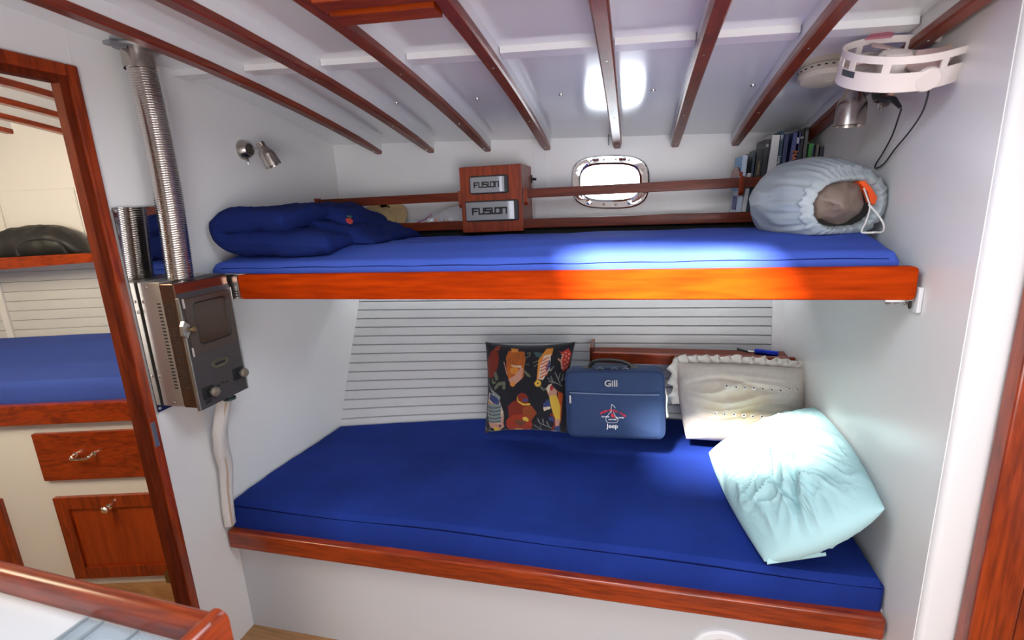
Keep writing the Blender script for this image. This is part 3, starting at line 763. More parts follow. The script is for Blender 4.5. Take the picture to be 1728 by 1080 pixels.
hp = [MBG @ V((x, .055, BH + z)) for x, z in ((-.095, -.004), (-.088, .012), (-.075, .024), (-.05, .030), (-.01, .030), (.03, .025), (.058, .014), (.068, -.002))]
m.tube(hp, [.008, .009, .009, .010, .010, .009, .009, .008], 10, flat=.7)
m.build('handle', black, g)
m = MB()
for x in (-.10, .07): m = MB(); m.box(x - .020, x + .020, .035, .075, BH - .014, BH + .005, .003, M=MBG); m.build('handle_mount', black, g)
m = MB(); m.tube([MBG @ V((BW / 2 + .004, .04, BH * .70)), MBG @ V((BW / 2 + .010, .03, BH * .6)), MBG @ V((BW / 2 + .006, .035, BH * .45)), MBG @ V((BW / 2 + .009, .03, BH * .3))], [.003, .005, .004, .006], 8, flat=.4); m.build('side_strap', steel, g)
fr_ = MBG @ frame((0, -.0215, 0), (0, -1, 0), (1, 0, 0))
whp = mat('white_thread', (.80, .80, .82), .7); redp = mat('red_thread', (.62, .03, .05), .7); grp = mat('grey_thread', (.50, .48, .47), .7)
def bt(name, s_, x, z, size, m_, d=.0245, rot=0, **k):
    return text(name, s_, size, MBG @ frame((x, -d, z), (0, -1, 0), (1, 0, 0)) @ Matrix.Rotation(rot, 4, 'Z'), m_, g, **k)
bt('lettering', 'Gill', -.008, .218, .034, grp, d=.0155, bold=.0006, xs=1.05)
bt('lettering', 'Jeep', -.008, .058, .024, whp, bold=.0004)
cxL = -.008
for i, ch in enumerate('STORM TRYSAIL CLUB'):
    if ch == ' ': continue
    t = (i - 8.5) / 8.5; bt('lettering', ch, cxL + .003 + t * .044, .118 - .016 * t * t - (.004 * t), .0105, redp, rot=-t * .55, bold=.0004)
bt('lettering', 'BLOCK', cxL - .024, .094, .0075, whp, bold=.0002, xs=1.2); bt('lettering', 'ISLAND', cxL + .028, .091, .0075, whp, bold=.0002, xs=1.2)
bt('lettering', 'RACE WEEK', cxL + .001, .0835, .0055, whp, bold=.0003)
m = MB()
def thr(pts, r=.0009): m.tube([MBG @ V((cxL + x, -.0245, z)) for x, z in pts], r, 5)
thr([(0, .142), (-.002, .128), (-.003, .11)]); thr([(0, .142), (.008, .136), (.013, .128)]); thr([(-.003, .115), (-.012, .105), (-.020, .092), (-.024, .084), (-.020, .074), (-.012, .071), (.006, .071), (.018, .074), (.022, .084), (.016, .092), (.008, .104)]); thr([(.006, .112), (.009, .105)])
m.build('emblem', whp, g)
m = MB(); m.prism([MBG @ V((cxL + x, -.0243, z)) for x, z in ((-.002, .108), (.004, .106), (.009, .098), (.012, .092), (.0, .092), (-.004, .098))], uy * -.001); m.build('emblem', redp, g)
# ---------------------------------------------------------------- ivory ruffled pillow
ivm = mat('ivory_cotton', (.56, .50, .46), .9, bump=.3, bscale=500, attr='tint', crease=.35, cscale=9); ivy_ = mat('ivory_lace', (.62, .57, .53), .9, bump=.6, bscale=260)
IA, IB, IC, ID = at(1158, 740, y=1.88), at(1345, 745, y=1.90), at(1358, 622, y=1.985), at(1144, 612, y=1.985)
def ivf(u, v, s_, p):
    w_ = .010 * ridge((v * 5 + .8 * nz((u * 2, v * 2, 0), 1), u * 1.1, 4), 1.6) * (1.3 - u * .8)
    return w_ + .004 * nz((u * 4, v * 10, 2), 1) - .012 * math.exp(-((v - .70 - .10 * sin(u * 5)) / .03) ** 2) * smooth(0, .5, .8 - u) - .02 * math.exp(-((u - .62) / .04) ** 2) * smooth(.82, 1, v)
m = MB(); PI_ = cushion(m, IA, IB, IC, ID, .095, n=90, ez=.6, fn=ivf, inset=-.05, nrm=(0, -1, 0))
iv = m.build('pillow', ivm, org=(IA + IB) / 2, doubles=1e-5); tag(iv, 'ivory cotton pillow with gathered lace ruffle leaning in the after corner', 'pillow')
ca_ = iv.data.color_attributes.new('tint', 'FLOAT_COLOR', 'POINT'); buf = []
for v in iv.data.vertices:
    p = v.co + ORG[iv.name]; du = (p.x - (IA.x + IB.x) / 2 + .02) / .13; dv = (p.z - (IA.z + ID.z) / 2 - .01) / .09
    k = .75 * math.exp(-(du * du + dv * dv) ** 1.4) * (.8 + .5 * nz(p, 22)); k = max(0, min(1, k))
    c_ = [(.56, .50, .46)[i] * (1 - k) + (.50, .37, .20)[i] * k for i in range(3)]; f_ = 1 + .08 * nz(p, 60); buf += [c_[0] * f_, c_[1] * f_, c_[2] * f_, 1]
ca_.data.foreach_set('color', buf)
m = MB()
edge = [(u, 1) for u in [i / 90 for i in range(91)]] + [(1, 1 - i / 40) for i in range(1, 30)]
edge = [(0, .45 + i * .55 / 26) for i in range(26)] + edge
rows = []
tot = len(edge); acc = 0
for i, (u, v) in enumerate(edge):
    p = PI_(u, v, 1); c = (IA + IB + IC + ID) / 4; out = (p - c); out.y = 0; out.normalize()
    if v == 1: out = V((out.x * .4, 0, 1)).normalized()
    wv = sin(i * .82 + 1.6 * nz((i * .11, 2, 0), 1)); wd = .031 + .012 * nz((i * .17, 0, 0), 1)
    sc_ = .004 * abs(sin(i * .9))
    row = [p, p + out * wd * .5 + V((.004 * wv, .008 * wv, 0)), p + out * (wd + sc_) + V((.008 * sin(i * .82 + .5), .013 * wv - .006, 0))]
    rows.append(row)
m.grid(rows)
ob = m.build('lace_ruffle', ivy_, iv)
md = ob.modifiers.new('thickness', 'SOLIDIFY'); md.thickness = .0012
m = MB()
for v, ua, ub, k in ((.70, .36, .90, 9), (.36, .26, .62, 6)):
    for i in range(k):
        u = ua + (ub - ua) * i / (k - 1); vv = v - .06 * (u - .5) + (.03 if k == 9 and u > .8 else 0); p = PI_(u, vv, 1); q1 = PI_(u + .01, vv, 1); q2 = PI_(u, vv + .01, 1)
        nn = (q1 - p).cross(q2 - p).normalized(); nn = nn if nn.y < 0 else -nn
        m.lathe([(.0035, .0030), (.0052, .0046), (.0046, .0068), (.0, .0085)], frame(p, nn), 10, mi=0); m.lathe([(.0030, .0001), (.0030, .0034)], frame(p, nn), 10, mi=1)
o = m.build('eyelet', [ivy_, mat('eyelet_hole', (.06, .045, .04), .9)], iv); o['kind'] = 'stuff'

# ---------------------------------------------------------------- aqua pillow
aqm = mat('aqua_cotton', (.40, .62, .64), .85, bump=.15, bscale=400, crease=.45, cscale=6)
QA, QB, QC, QD = at(1196, 764, y=1.77), at(1290, 948, y=1.225), V((.592, 1.225, -.755)), at(1385, 688, y=1.84)
def aqf(u, v, s_, p):
    a = u * 2.6 + v * .9 + .8 * nz((u * 2.5, v * 2.5, 1), 1); b = v * 1.6 - u * .6 + .5 * nz((u * 3, v * 3, 9), 1)
    r1 = max(0, ridge((a, b, 7), 1.5)); r2 = max(0, ridge((a * 2.1, b * 1.7, 3), 1.4)); r3 = max(0, ridge((a * 4, b * 3.3, 8), 1.3)); r4 = max(0, ridge((a * 8 + 3, b * 6, 5), 1.2))
    d = .020 * r1 ** 3 + .015 * r2 ** 3 + .009 * r3 ** 3 + .004 * r4 ** 2 - .008
    d -= .020 * math.exp(-((v - .48 - .16 * sin(u * 4.0)) / .028) ** 2) * smooth(.25, .5, u)
    d -= .010 * math.exp(-((v - .20 - .3 * u) / .03) ** 2)
    return d
m = MB(); cushion(m, QA, QB, QC, QD, .085, n=130, ez=.46, fn=aqf, inset=-.085, nrm=(-.6, -.2, .8))
for v in m.bm.verts:
    if v.co.x > XR - .006: v.co.x = XR - .006 - .002 * sin(v.co.z * 40)
    zf = lt(v.co.x, v.co.y) + .004
    if v.co.z < zf: v.co.z = zf
aq = m.build('pillow', aqm, org=(.42, 1.5, -.97), doubles=1e-5); tag(aq, 'pale aqua rumpled pillow slumped against the after bulkhead, brightly lit', 'pillow')
# folded open end of its case at the near lower corner
m = MB(); p0 = QB + V((.004, .0, .010)); p1 = p0 + V((.14, .02, .030))
rows = []
for i in range(25):
    t = i / 24; p = p0 + (p1 - p0) * t; rows.append([p + V((0, -.004, .004 * sin(t * 18))), p + V((0, -.010, -.008)), p + V((.002, -.002, -.016))])
m.grid(rows); 
for v in m.bm.verts: v.co.z = max(v.co.z, lt(v.co.x, v.co.y) + .003)
m.build('case_hem', aqm, aq)

# ---------------------------------------------------------------- grey stuff sack
sgm = mat('grey_nylon', (.33, .37, .385), .42, bump=.15, bscale=90, spec=.5, crease=.35, cscale=8)
cf_ = at(1430, 345, y=1.44); axd = V((-.30, .94, .03)).normalized()     # from the mouth inwards
MS = frame(cf_, axd, (1, 0, 0))
prof = [(.045, .062), (.02, .068), (.004, .072), (-.004, .077), (0, .085), (.008, .095), (.022, .106), (.045, .114), (.08, .120), (.12, .123), (.16, .122), (.20, .119), (.24, .112), (.27, .10), (.295, .082), (.31, .055), (.318, .025), (.32, .001)]
prof = [(h * 1.0, r) for h, r in prof]
pr2 = []
for (h0, r0), (h1, r1) in zip(prof, prof[1:]):
    for k in range(3): pr2.append((h0 + (h1 - h0) * k / 3, r0 + (r1 - r0) * k / 3))
pr2.append(prof[-1])
def sack(i, a, r, h):
    hh = h; wt = smooth(.20, .0, 0) if False else (1 - smooth(.03, .17, h))
    pleat = sin(a * 26 + 3 * sin(a * 3) + h * 18) * .5 + sin(a * 41 + 2 * cos(a * 2)) * .35
    rr = r + wt * .0065 * pleat * (1 if r > .079 else .12) + .004 * nz((cos(a) * 3, sin(a) * 3, h * 14), 1) * smooth(.06, .2, h) + .004 * ridge((cos(a) * 2.2, sin(a) * 2.2, h * 6), 1.5) * smooth(.02, .12, h)
    rr *= 1 + (.03 + .16 * wt * (1 if r < .1 else .4)) * cos(2 * a)
    return rr, hh + wt * .003 * pleat
m = MB(); m.lathe(pr2, MS, 160, fn=sack)
fl = -.117
for v in m.bm.verts:
    if v.co.z < fl: v.co.z = fl + (v.co.z - fl) * .12
    if v.co.x > XR - .004: v.co.x = XR - .004 - (XR - .004 - v.co.x) * .1
sk = m.build('stuff_sack', sgm, org=(cf_.x - .05, cf_.y + .16, fl), smooth=80); tag(sk, 'fat grey nylon stuff sack with a drawn cord mouth on the upper mattress', 'bag')
brn = mat('brown_nylon', (.17, .12, .095), .4, bump=.2, bscale=60, crease=.7, cscale=9)
m = MB(); MC = frame(MS @ V((-.014, .0, .055)), axd, (1, 0, 0))
rows = []
for i in range(25):
    th = pi * i / 24
    rows.append([MC @ V((cos(a) * sin(th) * .074, sin(a) * sin(th) * .060, -cos(th) * .070 - .008)) * 1 + V((0, 0, 0)) + V((nz((cos(a) * 2, sin(a) * 2, th), 1), nz((th * 2, a, 3), 1), ridge((cos(a) + .5 * th, sin(a) * 1.6, th * 1.3), 1.4) * 1.4)) * .009 * sin(th) for a in [2 * pi * k / 40 for k in range(40)]])
m.grid(rows, closed_u=True); m.build('brown_liner', brn, sk, smooth=80)
m = MB(); orm = mat('orange_nylon', (.85, .09, .008), .5)
ps = [MS @ V((x, y, z)) for x, y, z in ((.022, -.054, .0), (.040, -.056, .004), (.062, -.036, .004), (.082, -.012, .006), (.080, .006, .010), (.066, .0, .006), (.052, -.028, .002))]
m.prism(ps, axd * .02); m.build('orange_liner', orm, sk)
m = MB(); m.lathe([(.02, .001), (.02, .085)], MS, 24); m.build('mouth_shade', dark, sk)  # near-black disc painted as the shade inside the sack's mouth
cord = mat('white_cord', (.60, .58, .55), .8)
m = MB()
c1 = [at(1458, 318, y=1.42), at(1464, 335, y=1.405), at(1468, 350, y=1.40), at(1462, 372, y=1.395), at(1454, 390, y=1.40), at(1460, 401, y=1.40), at(1476, 403, y=1.40)]
c2 = [at(1466, 345, y=1.40), at(1480, 360, y=1.395), at(1491, 378, y=1.39), at(1490, 390, y=1.395), at(1480, 400, y=1.40), at(1472, 404, y=1.40), at(1484, 406, y=1.39)]
def spline(P, k=5):
    out = []
    for i in range(len(P) - 1):
        p0, p1, p2, p3 = P[max(0, i - 1)], P[i], P[i + 1], P[min(len(P) - 1, i + 2)]
        for j in range(k):
            t = j / k; out.append(.5 * ((2 * p1) + (p2 - p0) * t + (2 * p0 - 5 * p1 + 4 * p2 - p3) * t * t + (3 * p1 - p0 - 3 * p2 + p3) * t ** 3))
    return out + [P[-1]]
for c in (c1, c2): m.tube(spline([p if p.z > -.112 else V((p.x, p.y, -.112)) for p in c]), .0032, 7, flat=.6)
m.build('drawstring', cord, sk)

# ---------------------------------------------------------------- folded navy blanket
g = thing('folded_blanket', 'folded navy fleece blanket with a small embroidered fruit at the forward end', 'blanket', (-1.06, 1.5, -.125))
def puff(m, cl, t, y0, y1, rnd=.06, seed=0, ny=40, k=9, shear=0):
    """sheet roll: closed band around a centre line in the XZ plane, run along Y"""
    cl = [V((x, 0, z)) for x, z in cl]; cl = spline(cl, 6); n = len(cl)
    up_, dn = [], []
    for i, p in enumerate(cl):
        d = (cl[min(n - 1, i + 1)] - cl[max(0, i - 1)]).normalized(); nn = V((-d.z, 0, d.x)); e = min(i, n - 1 - i) / k
        tt = t * (sqrt(max(0, 1 - (1 - min(1, e)) ** 2)) * .96 + .04)
        up_.append((p, nn, tt)); dn.append((p, -nn, tt))
    ring = up_ + dn[::-1]; rows = []
    for j in range(ny + 1):
        v = j / ny; v = .5 * v + .5 * (1 - cos(pi * v)) / 2; y = y0 + (y1 - y0) * v
        s_ = sqrt(max(0, 1 - max(0, (rnd - (y - y0)) / rnd) ** 2)) * sqrt(max(0, 1 - max(0, (rnd - (y1 - y)) / rnd) ** 2))
        row = []
        for p, nn, tt in ring:
            q = p + nn * tt * max(.03, s_) + V((0, y + shear * (p.x + 1.06), 0))
            f = .013 * ridge((q.x * 1.1 + q.y * .5, q.y * .8, q.z * 3 + seed), 5) + .008 * ridge((q.x * 2.4, q.y * 2 - q.x, q.z * 4 + seed), 6) + .008 * nz((q.x * 1.3, q.y, q.z + seed), 5) + .0015 * nz(q, 40)
            q += nn * f * s_; row.append(q)
        rows.append(row)
    m.grid(rows, closed_u=True, cap=True)
def ok(m):
    for v in m.bm.verts:
        zf = ut(v.co.x, v.co.y) + .005
        if v.co.z < zf: v.co.z = zf + (v.co.z - zf) * .1
        if v.co.x < XL + .006: v.co.x = XL + .006
m = MB(); puff(m, [(-.90, -.106), (-1.0, -.100), (-1.1, -.092), (-1.2, -.088), (-1.262, -.080), (-1.285, -.055), (-1.268, -.028), (-1.21, -.018), (-1.14, -.016), (-1.08, -.018), (-1.04, -.03)], .030, 1.325, 1.80, .05, 0, shear=.02); ok(m)
m.build('lower_fold', navyb, g, smooth=80)
m = MB(); puff(m, [(-.83, -.114), (-.90, -.104), (-.97, -.082), (-1.02, -.062), (-1.08, -.052)], .028, 1.47, 1.86, .06, 3, shear=.1); ok(m)
m.build('draped_fold', navyb, g, smooth=80)
m = MB(); puff(m, [(-.97, -.066), (-1.0, -.044), (-1.04, -.024), (-1.09, -.012), (-1.15, -.006), (-1.20, -.008)], .018, 1.56, 1.88, .05, 6, shear=.05); ok(m)
m.build('upper_fold', navyb, g, smooth=80)
dg = bpy.context.evaluated_depsgraph_get()
bob = [o for o in bpy.data.objects if o.parent is g]
ap, an = hit(bob, 589, 373)
redt = mat('fruit_red', (.35, .03, .02), .8)
m = MB(); MA = frame(ap, an + V((0, -.3, 0)), (1, 0, 0)); m.lathe([(-.012, .014), (.0, .013), (.003, .009), (.004, .0001)], MA, 14); fr2 = m.build('embroidered_fruit', redt, g)
m = MB(); m.tube([MA @ V((0, .010, .004)), MA @ V((.003, .019, .004))], .0018, 5); m.tube([MA @ V((-.010, .015, .003)), MA @ V((-.002, .018, .004))], .003, 5, flat=.4); m.build('embroidered_leaf', mat('leaf_green', (.05, .16, .05), .8), fr2)

# ---------------------------------------------------------------- things on the bookshelf
def shelfz(x): return -.0835 - .0055 * (x + .36)
straw = mat('straw', (.55, .40, .20), .8, bump=.8, bscale=320, vary=.12, vscale=60)
hb = at(634, 380, y=2.03); hb.z = shelfz(hb.x)
g = thing('straw_hat', 'natural straw hat propped on its brim between blanket and shelf wall', 'hat', hb)
MH = frame(hb + V((.0, .045, .018)), (-.05, -.72, .62), (1, 0, 0))
def brim(i, a, r, h): return r * (1 + .12 * cos(a) ** 2), h + .008 * cos(2 * a) * (r / .13)
m = MB(); m.lathe([(-.002, .050), (0, .06), (0, .09), (.002, .118), (.004, .120), (.001, .121), (-.003, .118), (-.004, .09), (-.004, .06)], MH, 56, fn=brim)
for v in m.bm.verts:
    v.co.z = max(v.co.z, hb.z + .002); v.co.y = min(v.co.y, WB - .004)
m.build('brim', straw, g)
m = MB(); m.lathe([(-.002, .060), (.01, .056), (.035, .050), (.048, .042), (.046, .03), (.036, .012), (.034, .0001)], MH, 40, fn=lambda i, a, r, h: (r * (1 + .15 * cos(a) ** 2), h + .004 * cos(a) ** 2)); 
for v in m.bm.verts: v.co.z = max(v.co.z, hb.z + .002)
m.build('crown', straw, g)
m = MB(); q = at(656, 349, y=2.055); m.lathe([(.001, .0005), (.003, .004), (0, .006)], frame(q, (0, -1, .2)), 10); m.build('grommet', mat('grommet_brown', (.08, .03, .015), .6), g)

plas = bpy.data.materials.new('clear_film'); plas.use_nodes = True; nt = plas.node_tree; nt.nodes.clear()
ou = nt.nodes.new('ShaderNodeOutputMaterial'); mxs = nt.nodes.new('ShaderNodeMixShader'); tr = nt.nodes.new('ShaderNodeBsdfTransparent'); gl = nt.nodes.new('ShaderNodeBsdfPrincipled')
gl.inputs['Roughness'].default_value = .12; gl.inputs['Base Color'].default_value = (.75, .75, .78, 1); mxs.inputs[0].default_value = .30
nt.links.new(tr.outputs[0], mxs.inputs[1]); nt.links.new(gl.outputs[0], mxs.inputs[2]); nt.links.new(mxs.outputs[0], ou.inputs[0])
b0, b1 = at(697, 378, y=2.0).x, at(783, 372, y=2.0).x
g = thing('plastic_bag', 'clear zip plastic bag of small oddments beside the stereo box', 'bag', ((b0 + b1) / 2, 2.03, shelfz(b0)))
m = MB(); rows = []
for j in range(19):
    v = j / 18; row = []
    for i in range(31):
        u = i / 30; x = b0 + (b1 - b0) * u
        hgt = (.010 + .055 * smooth(0, .9, u)); th = pi * v
        row.append((x, 2.03 - .05 * cos(th) + .006 * nz((u * 6, v * 6, 0), 1), shelfz(x) + .004 + hgt * sin(th) ** .6 + .010 * ridge((u * 4, v * 4, 2), 1.4) * sin(th)))
    rows.append(row)
m.grid(rows); m.build('film', plas, g, smooth=25)
m = MB(); m.tube([(b0 - .003, 1.985, shelfz(b0) + .006), (b0 + .05, 1.99, shelfz(b0) + .020), (b0 + .09, 1.995, shelfz(b0) + .045)], [.006, .004, .0025], 7, flat=.4); m.build('zip_seal', mat('zip_magenta', (.30, .03, .20), .5), g)
random.seed(3)
for i in range(9):
    m = MB(); x = b0 + .07 + .095 * i / 9 + random.uniform(-.004, .004); r = random.uniform(.009, .014); y = 2.03 + random.uniform(-.025, .03)
    M_ = frame((x, y, shelfz(x) + r + .004), (random.uniform(-1, 1), random.uniform(-1, 1), random.uniform(-.3, .3)))
    if i % 3 == 0: m.lathe([(-r, .001), (-r, r * .7), (r, r * .7), (r, .001)], M_, 10)
    elif i % 3 == 1: m.box(-r, r, -r * .6, r * .6, -r * .5, r * .5, .003, M=M_)
    else: m.lathe([(-r, .001), (-r * .6, r * .8), (0, r), (r * .6, r * .8), (r, .001)], M_, 10)
    m.build('oddment', mat('oddment_%d' % (i % 4), [(.75, .75, .78), (.55, .58, .62), (.75, .20, .06), (.7, .6, .45)][i % 4], .25, .3 if i % 4 == 1 else 0), g)

c0, c1_ = at(1085, 358, y=1.985), at(1222, 352, y=1.985)
m = MB(); rows = []
for k, (dy, dz) in enumerate(((0, 0), (0, .006), (.12, .006), (.12, 0))):
    rows.append([(c0.x + (c1_.x - c0.x) * i / 16, 1.985 + dy, shelfz(c0.x) + .003 + dz + (.004 * sin(pi * i / 16) ** 2 if dz else 0) - .0055 * (c1_.x - c0.x) * i / 16) for i in range(17)])
m.grid(rows, closed_v=True); g = m.build('booklet', mat('paper', (.74, .75, .76), .6), org=(c0.x, 1.985, shelfz(c0.x))); tag(g, 'thin white booklet lying flat on the shelf under the portlight', 'booklet')
m = MB(); rows = []
for dy in (.001, .118): rows.append([(c0.x + .008 + (c1_.x - c0.x - .016) * i / 16, 1.984 + dy, shelfz(c0.x) + .0095 + .004 * sin(pi * i / 16) ** 2 - .0055 * (c1_.x - c0.x) * i / 16) for i in range(17)])
m.grid(rows); m.build('booklet_cover', mat('booklet_teal', (.03, .08, .10), .4), g)

# books ---------------------------------------------------------------
paper = mat('book_paper', (.62, .58, .50), .8)
def book(px0, px1, base_py, top_px, top_py, depth, col, label, y=1.972, spine=True, name='book', txt=None, tcol=(.7, .7, .7), tsize=.6, group=None, band=None, pages_front=False, rough=.4):
    pb = at(px0, base_py, y=y); zb = shelfz(pb.x) + .001
    x0 = pb.x; th = (at(px1, base_py, y=y).x - x0); pt = at(top_px, top_py, y=y); hgt = pt.z - zb; ln_ = (pt.x - x0) / hgt
    up_ = V((ln_, 0, 1)).normalized(); rx = V((1, 0, -ln_)).normalized(); L = hgt / up_.z
    o = V((x0, y, zb + max(0, ln_) * th * .9)); M_ = Matrix(((rx.x, 0, up_.x, o.x), (0, 1, 0, o.y), (rx.z, 0, up_.z, o.z), (0, 0, 0, 1)))
    L -= max(0, ln_) * th
    cm = mat('cover_' + label.replace(' ', '_')[:40], col, rough)
    g = thing(name, label, 'book', o)
    m = MB(); m.box(.0015, th - .0015, .003 if not pages_front else .0, depth - .003, .003, L - .003, 0, M=M_); m.build('pages', paper if not pages_front else mat('white_pages', (.72, .70, .68), .7), g)
    m = MB(); m.box(0, .0018, 0, depth, 0, L, .0006, M=M_); m.box(th - .0018, th, 0, depth, 0, L, .0006, M=M_)
    if not pages_front: m.box(0, th, 0, .0025, 0, L, .001, M=M_)
    else: m.box(0, th, depth - .0025, depth, 0, L, .001, M=M_)
    cv = m.build('cover', cm, g)
    if txt:
        tm = mat('ink_%d_%d_%d' % tuple(int(c * 99) for c in tcol), tcol, .6)
        for s_, zc_, sz in txt:
            text('spine_title', s_, sz, M_ @ frame((th / 2, -.0012, L * zc_), (0, -1, 0), (0, 0, -1)), tm, g, bold=.0002)
    if band:
        m = MB(); m.box(.0008, th - .0008, -.0008, .002, L * band[0], L * band[1], M=M_); m.build('spine_band', mat('band_' + str(band[2]), band[2], .5), g)
    return g, M_, th, L
g, M_, th, L = book(1243, 1251, 354, 1254, 262, .14, (.52, .60, .70), 'blue and white picture covered guide, forward end of the books')
m = MB(); m.box(-.0012, .0002, .004, .136, L * .42, L * .995, M=M_); m.build('cover_picture', mat('sky_blue_print', (.08, .28, .72), .35, vary=.8, vscale=18), g)
m = MB(); m.box(-.0016, .0002, .02, .10, L * .10, L * .34, M=M_); m.build('cover_picture', mat('navy_print', (.05, .07, .28), .4), g)
g, M_, th, L = book(1251, 1258, 354, 1262, 292, .13, (.66, .66, .66), 'short white spiral bound notebook beside the blue and white guide')
m = MB()
for i in range(16): m.lathe([(-.0006, .0042), (0, .0050), (.0006, .0042)], M_ @ frame((th / 2, .0, L * (i + .7) / 16.5), (0, 0, 1)), 10)
o = m.build('spiral_wire', steel, g); o['kind'] = 'stuff'
book(1259, 1263, 354, 1272, 256, .15, (.03, .05, .07), 'thin slate blue book behind the rail next to the spiral notebook')
book(1264, 1274, 354, 1279, 251, .13, (.012, .013, .014), 'thick black book with gilt spine marks', txt=[('ALMANAC', .72, .010)], tcol=(.35, .28, .12))
book(1275, 1283, 354, 1292, 235, .13, (.014, .016, .018), 'tall black ring book with a pale round mark at its foot', txt=[('M', .92, .014), ('O', .10, .014)], tcol=(.5, .5, .52))
g, M_, th, L = book(1284, 1299, 354, 1304, 226, .15, (.62, .58, .58), 'tall thick book with its white page edges turned outward', pages_front=True)
book(1300, 1307, 354, 1317, 221, .15, (.012, .045, .085), 'tall dark teal cruising guide with white lettering', txt=[('Long Island Sound to', .52, .0125), ('2011', .92, .010)], tcol=(.7, .72, .75))
book(1308, 1315, 354, 1325, 226, .15, (.02, .03, .10), 'dark blue paperback with faint lettering beside the orange lettered book', txt=[('CHESAPEAKE', .6, .010)], tcol=(.15, .18, .35))
book(1316, 1330, 354, 1340, 223, .15, (.055, .065, .20), 'thick violet blue book lettered MAINE in orange', txt=[('MAINE', .66, .023)], tcol=(.62, .20, .05))
book(1331, 1335, 354, 1346, 222, .15, (.02, .03, .09), 'thin navy book with white dots, beside the orange lettered one', band=(.86, .93, (.5, .5, .55)))
book(1336, 1342, 354, 1352, 219, .15, (.012, .012, .014), 'tall black book, first of the two beside the violet blue one', band=(.90, .92, (.3, .3, .3)))
book(1343, 1349, 354, 1360, 215, .16, (.010, .010, .012), 'tallest black book with a narrow pale line down its spine', band=(.2, .96, (.10, .10, .10)))
book(1350, 1358, 350, 1366, 242, .12, (.05, .26, .05), 'bright green paperback near the bulkhead')
book(1359, 1362, 350, 1372, 245, .12, (.06, .04, .16), 'small purple paperback right of the green one')
book(1363, 1368, 350, 1378, 244, .12, (.12, .11, .09), 'small grey paperback between the purple and navy ones')
book(1369, 1374, 350, 1385, 247, .12, (.012, .014, .03), 'small navy paperback, last of the books at the bulkhead')

# ---------------------------------------------------------------- reading lamps
def reading_lamp(base, wall_n, shade_top, shade_dir, label, size=1.0):
    g = thing('reading_lamp', label, 'lamp', base)
    wn = V(wall_n); Mb = frame(base, wn)
    m = MB(); m.lathe([(0, .034 * size), (.004, .034 * size), (.010, .031 * size), (.026, .024 * size), (.028, .022 * size), (.028, .0001)], Mb, 32); m.build('wall_base', nickel, g)
    m = MB(); m.lathe([(.0285, .019 * size), (.029, .019 * size), (.029, .0001)], Mb, 24); m.build('base_cap', mat('gunmetal', (.12, .11, .10), .4, .8), g)
    sd = V(shade_dir).normalized(); st = V(shade_top)
    m = MB(); m.tube([V(base) + wn * .028, V(base) + wn * .036, st + sd * .018], .0042, 10); m.build('arm', nickel, g)
    Ms = frame(st, sd)
    s = size
    m = MB(); m.lathe([(0, .0001), (0, .012 * s), (.002, .014 * s), (.018 * s, .0145 * s), (.026 * s, .018 * s), (.038 * s, .0245 * s), (.046 * s, .0265 * s), (.085 * s, .0285 * s), (.086 * s, .0265 * s), (.05 * s, .024 * s), (.04 * s, .0001)], Ms, 36); sh = m.build('lamp_shade', nickel, g)
    m = MB(); m.lathe([(.074 * s, .0001), (.075 * s, .012 * s), (.078 * s, .024 * s)], Ms, 20); m.build('bulb_face', mat('frosted_glass', (.42, .40, .40), .3), sh)
    m = MB(); q = V(base) + wn * .012 + V((0, 0, -.030 * s)); m.tube([q, q + V((0, 0, -.010))], .004, 8); m.tube([q + V((0, 0, -.010)), q + V((0, 0, -.020))], [.0015, .002], 6); m.build('switch', nickel, g)
reading_lamp(at(410, 253, x=XL), (1, 0, 0), at(438, 240, x=XL + .085), at(460, 276, x=XL + .11) - at(439, 241, x=XL + .085), 'brushed nickel reading lamp on the forward bulkhead, shade tilted down')
lb_ = at(1500, 150, x=XR)
reading_lamp(lb_, (-1, 0, 0), at(1443, 136, y=lb_.y - .04), (-.03, -.01, -1), 'brushed nickel reading lamp on the after bulkhead beneath the white fan', 1.25)

# ---------------------------------------------------------------- white cabin fan
fw = mat('fan_white', (.78, .70, .66), .4); fpk = mat('fan_blade_pink', (.62, .45, .42), .35); fcr = mat('fan_bulge', (.72, .56, .44), .45)
FC = at(1509, 103, y=1.30); nF = V((.0, -.42, .91)).normalized()
MF = frame(FC, nF, (1, 0, 0)); wallp = V((XR, 1.31, at(1600, 100, x=XR).z))
g = thing('cabin_fan', 'white round swivel cabin fan on the after bulkhead below the ceiling', 'fan', wallp)
FR = .099
def ringband(m, z0, z1, r0=FR, a0=0, a1=2 * pi, n=64, t=.003, taper=.0):
    rows = []
    full = a1 - a0 > 6.2
    for k in range(n if full else n + 1):
        a = a0 + (a1 - a0) * k / n
        ex_ = 1 + .42 * max(0, cos(a)) ** 4
        rows.append([MF @ V((cos(a) * r * ex_, sin(a) * r, z)) for r, z in ((r0, z0), (r0 + taper, z1), (r0 + taper - t, z1), (r0 - t, z0))])
    m.grid(rows, closed_u=True, closed_v=full, cap=not full)
m = MB(); ringband(m, -.036, .0, FR, taper=.001); ringband(m, .016, .030, FR)
for a in (-2.75, -2.05, -1.0, -.45, 0, .45, 1.0, 2.0, 2.7, 3.14): ringband(m, -.002, .018, FR, a - .07, a + .07, 4)
m.build('housing', fw, g)
m = MB(); rows = [[MF @ V((cos(a) * r * (1 + .42 * max(0, cos(a)) ** 4), sin(a) * r, -.036)) for a in [2 * pi * k / 48 for k in range(48)]] for r in (FR - .002, .06, .03)]; m.grid(rows, closed_u=True, cap=False)
o = m.build('base_pan', fw, g)
m = MB(); m.lathe([(-.035, .034), (.010, .032), (.018, .026), (.020, .0001)], MF, 28); m.build('hub', fw, g)
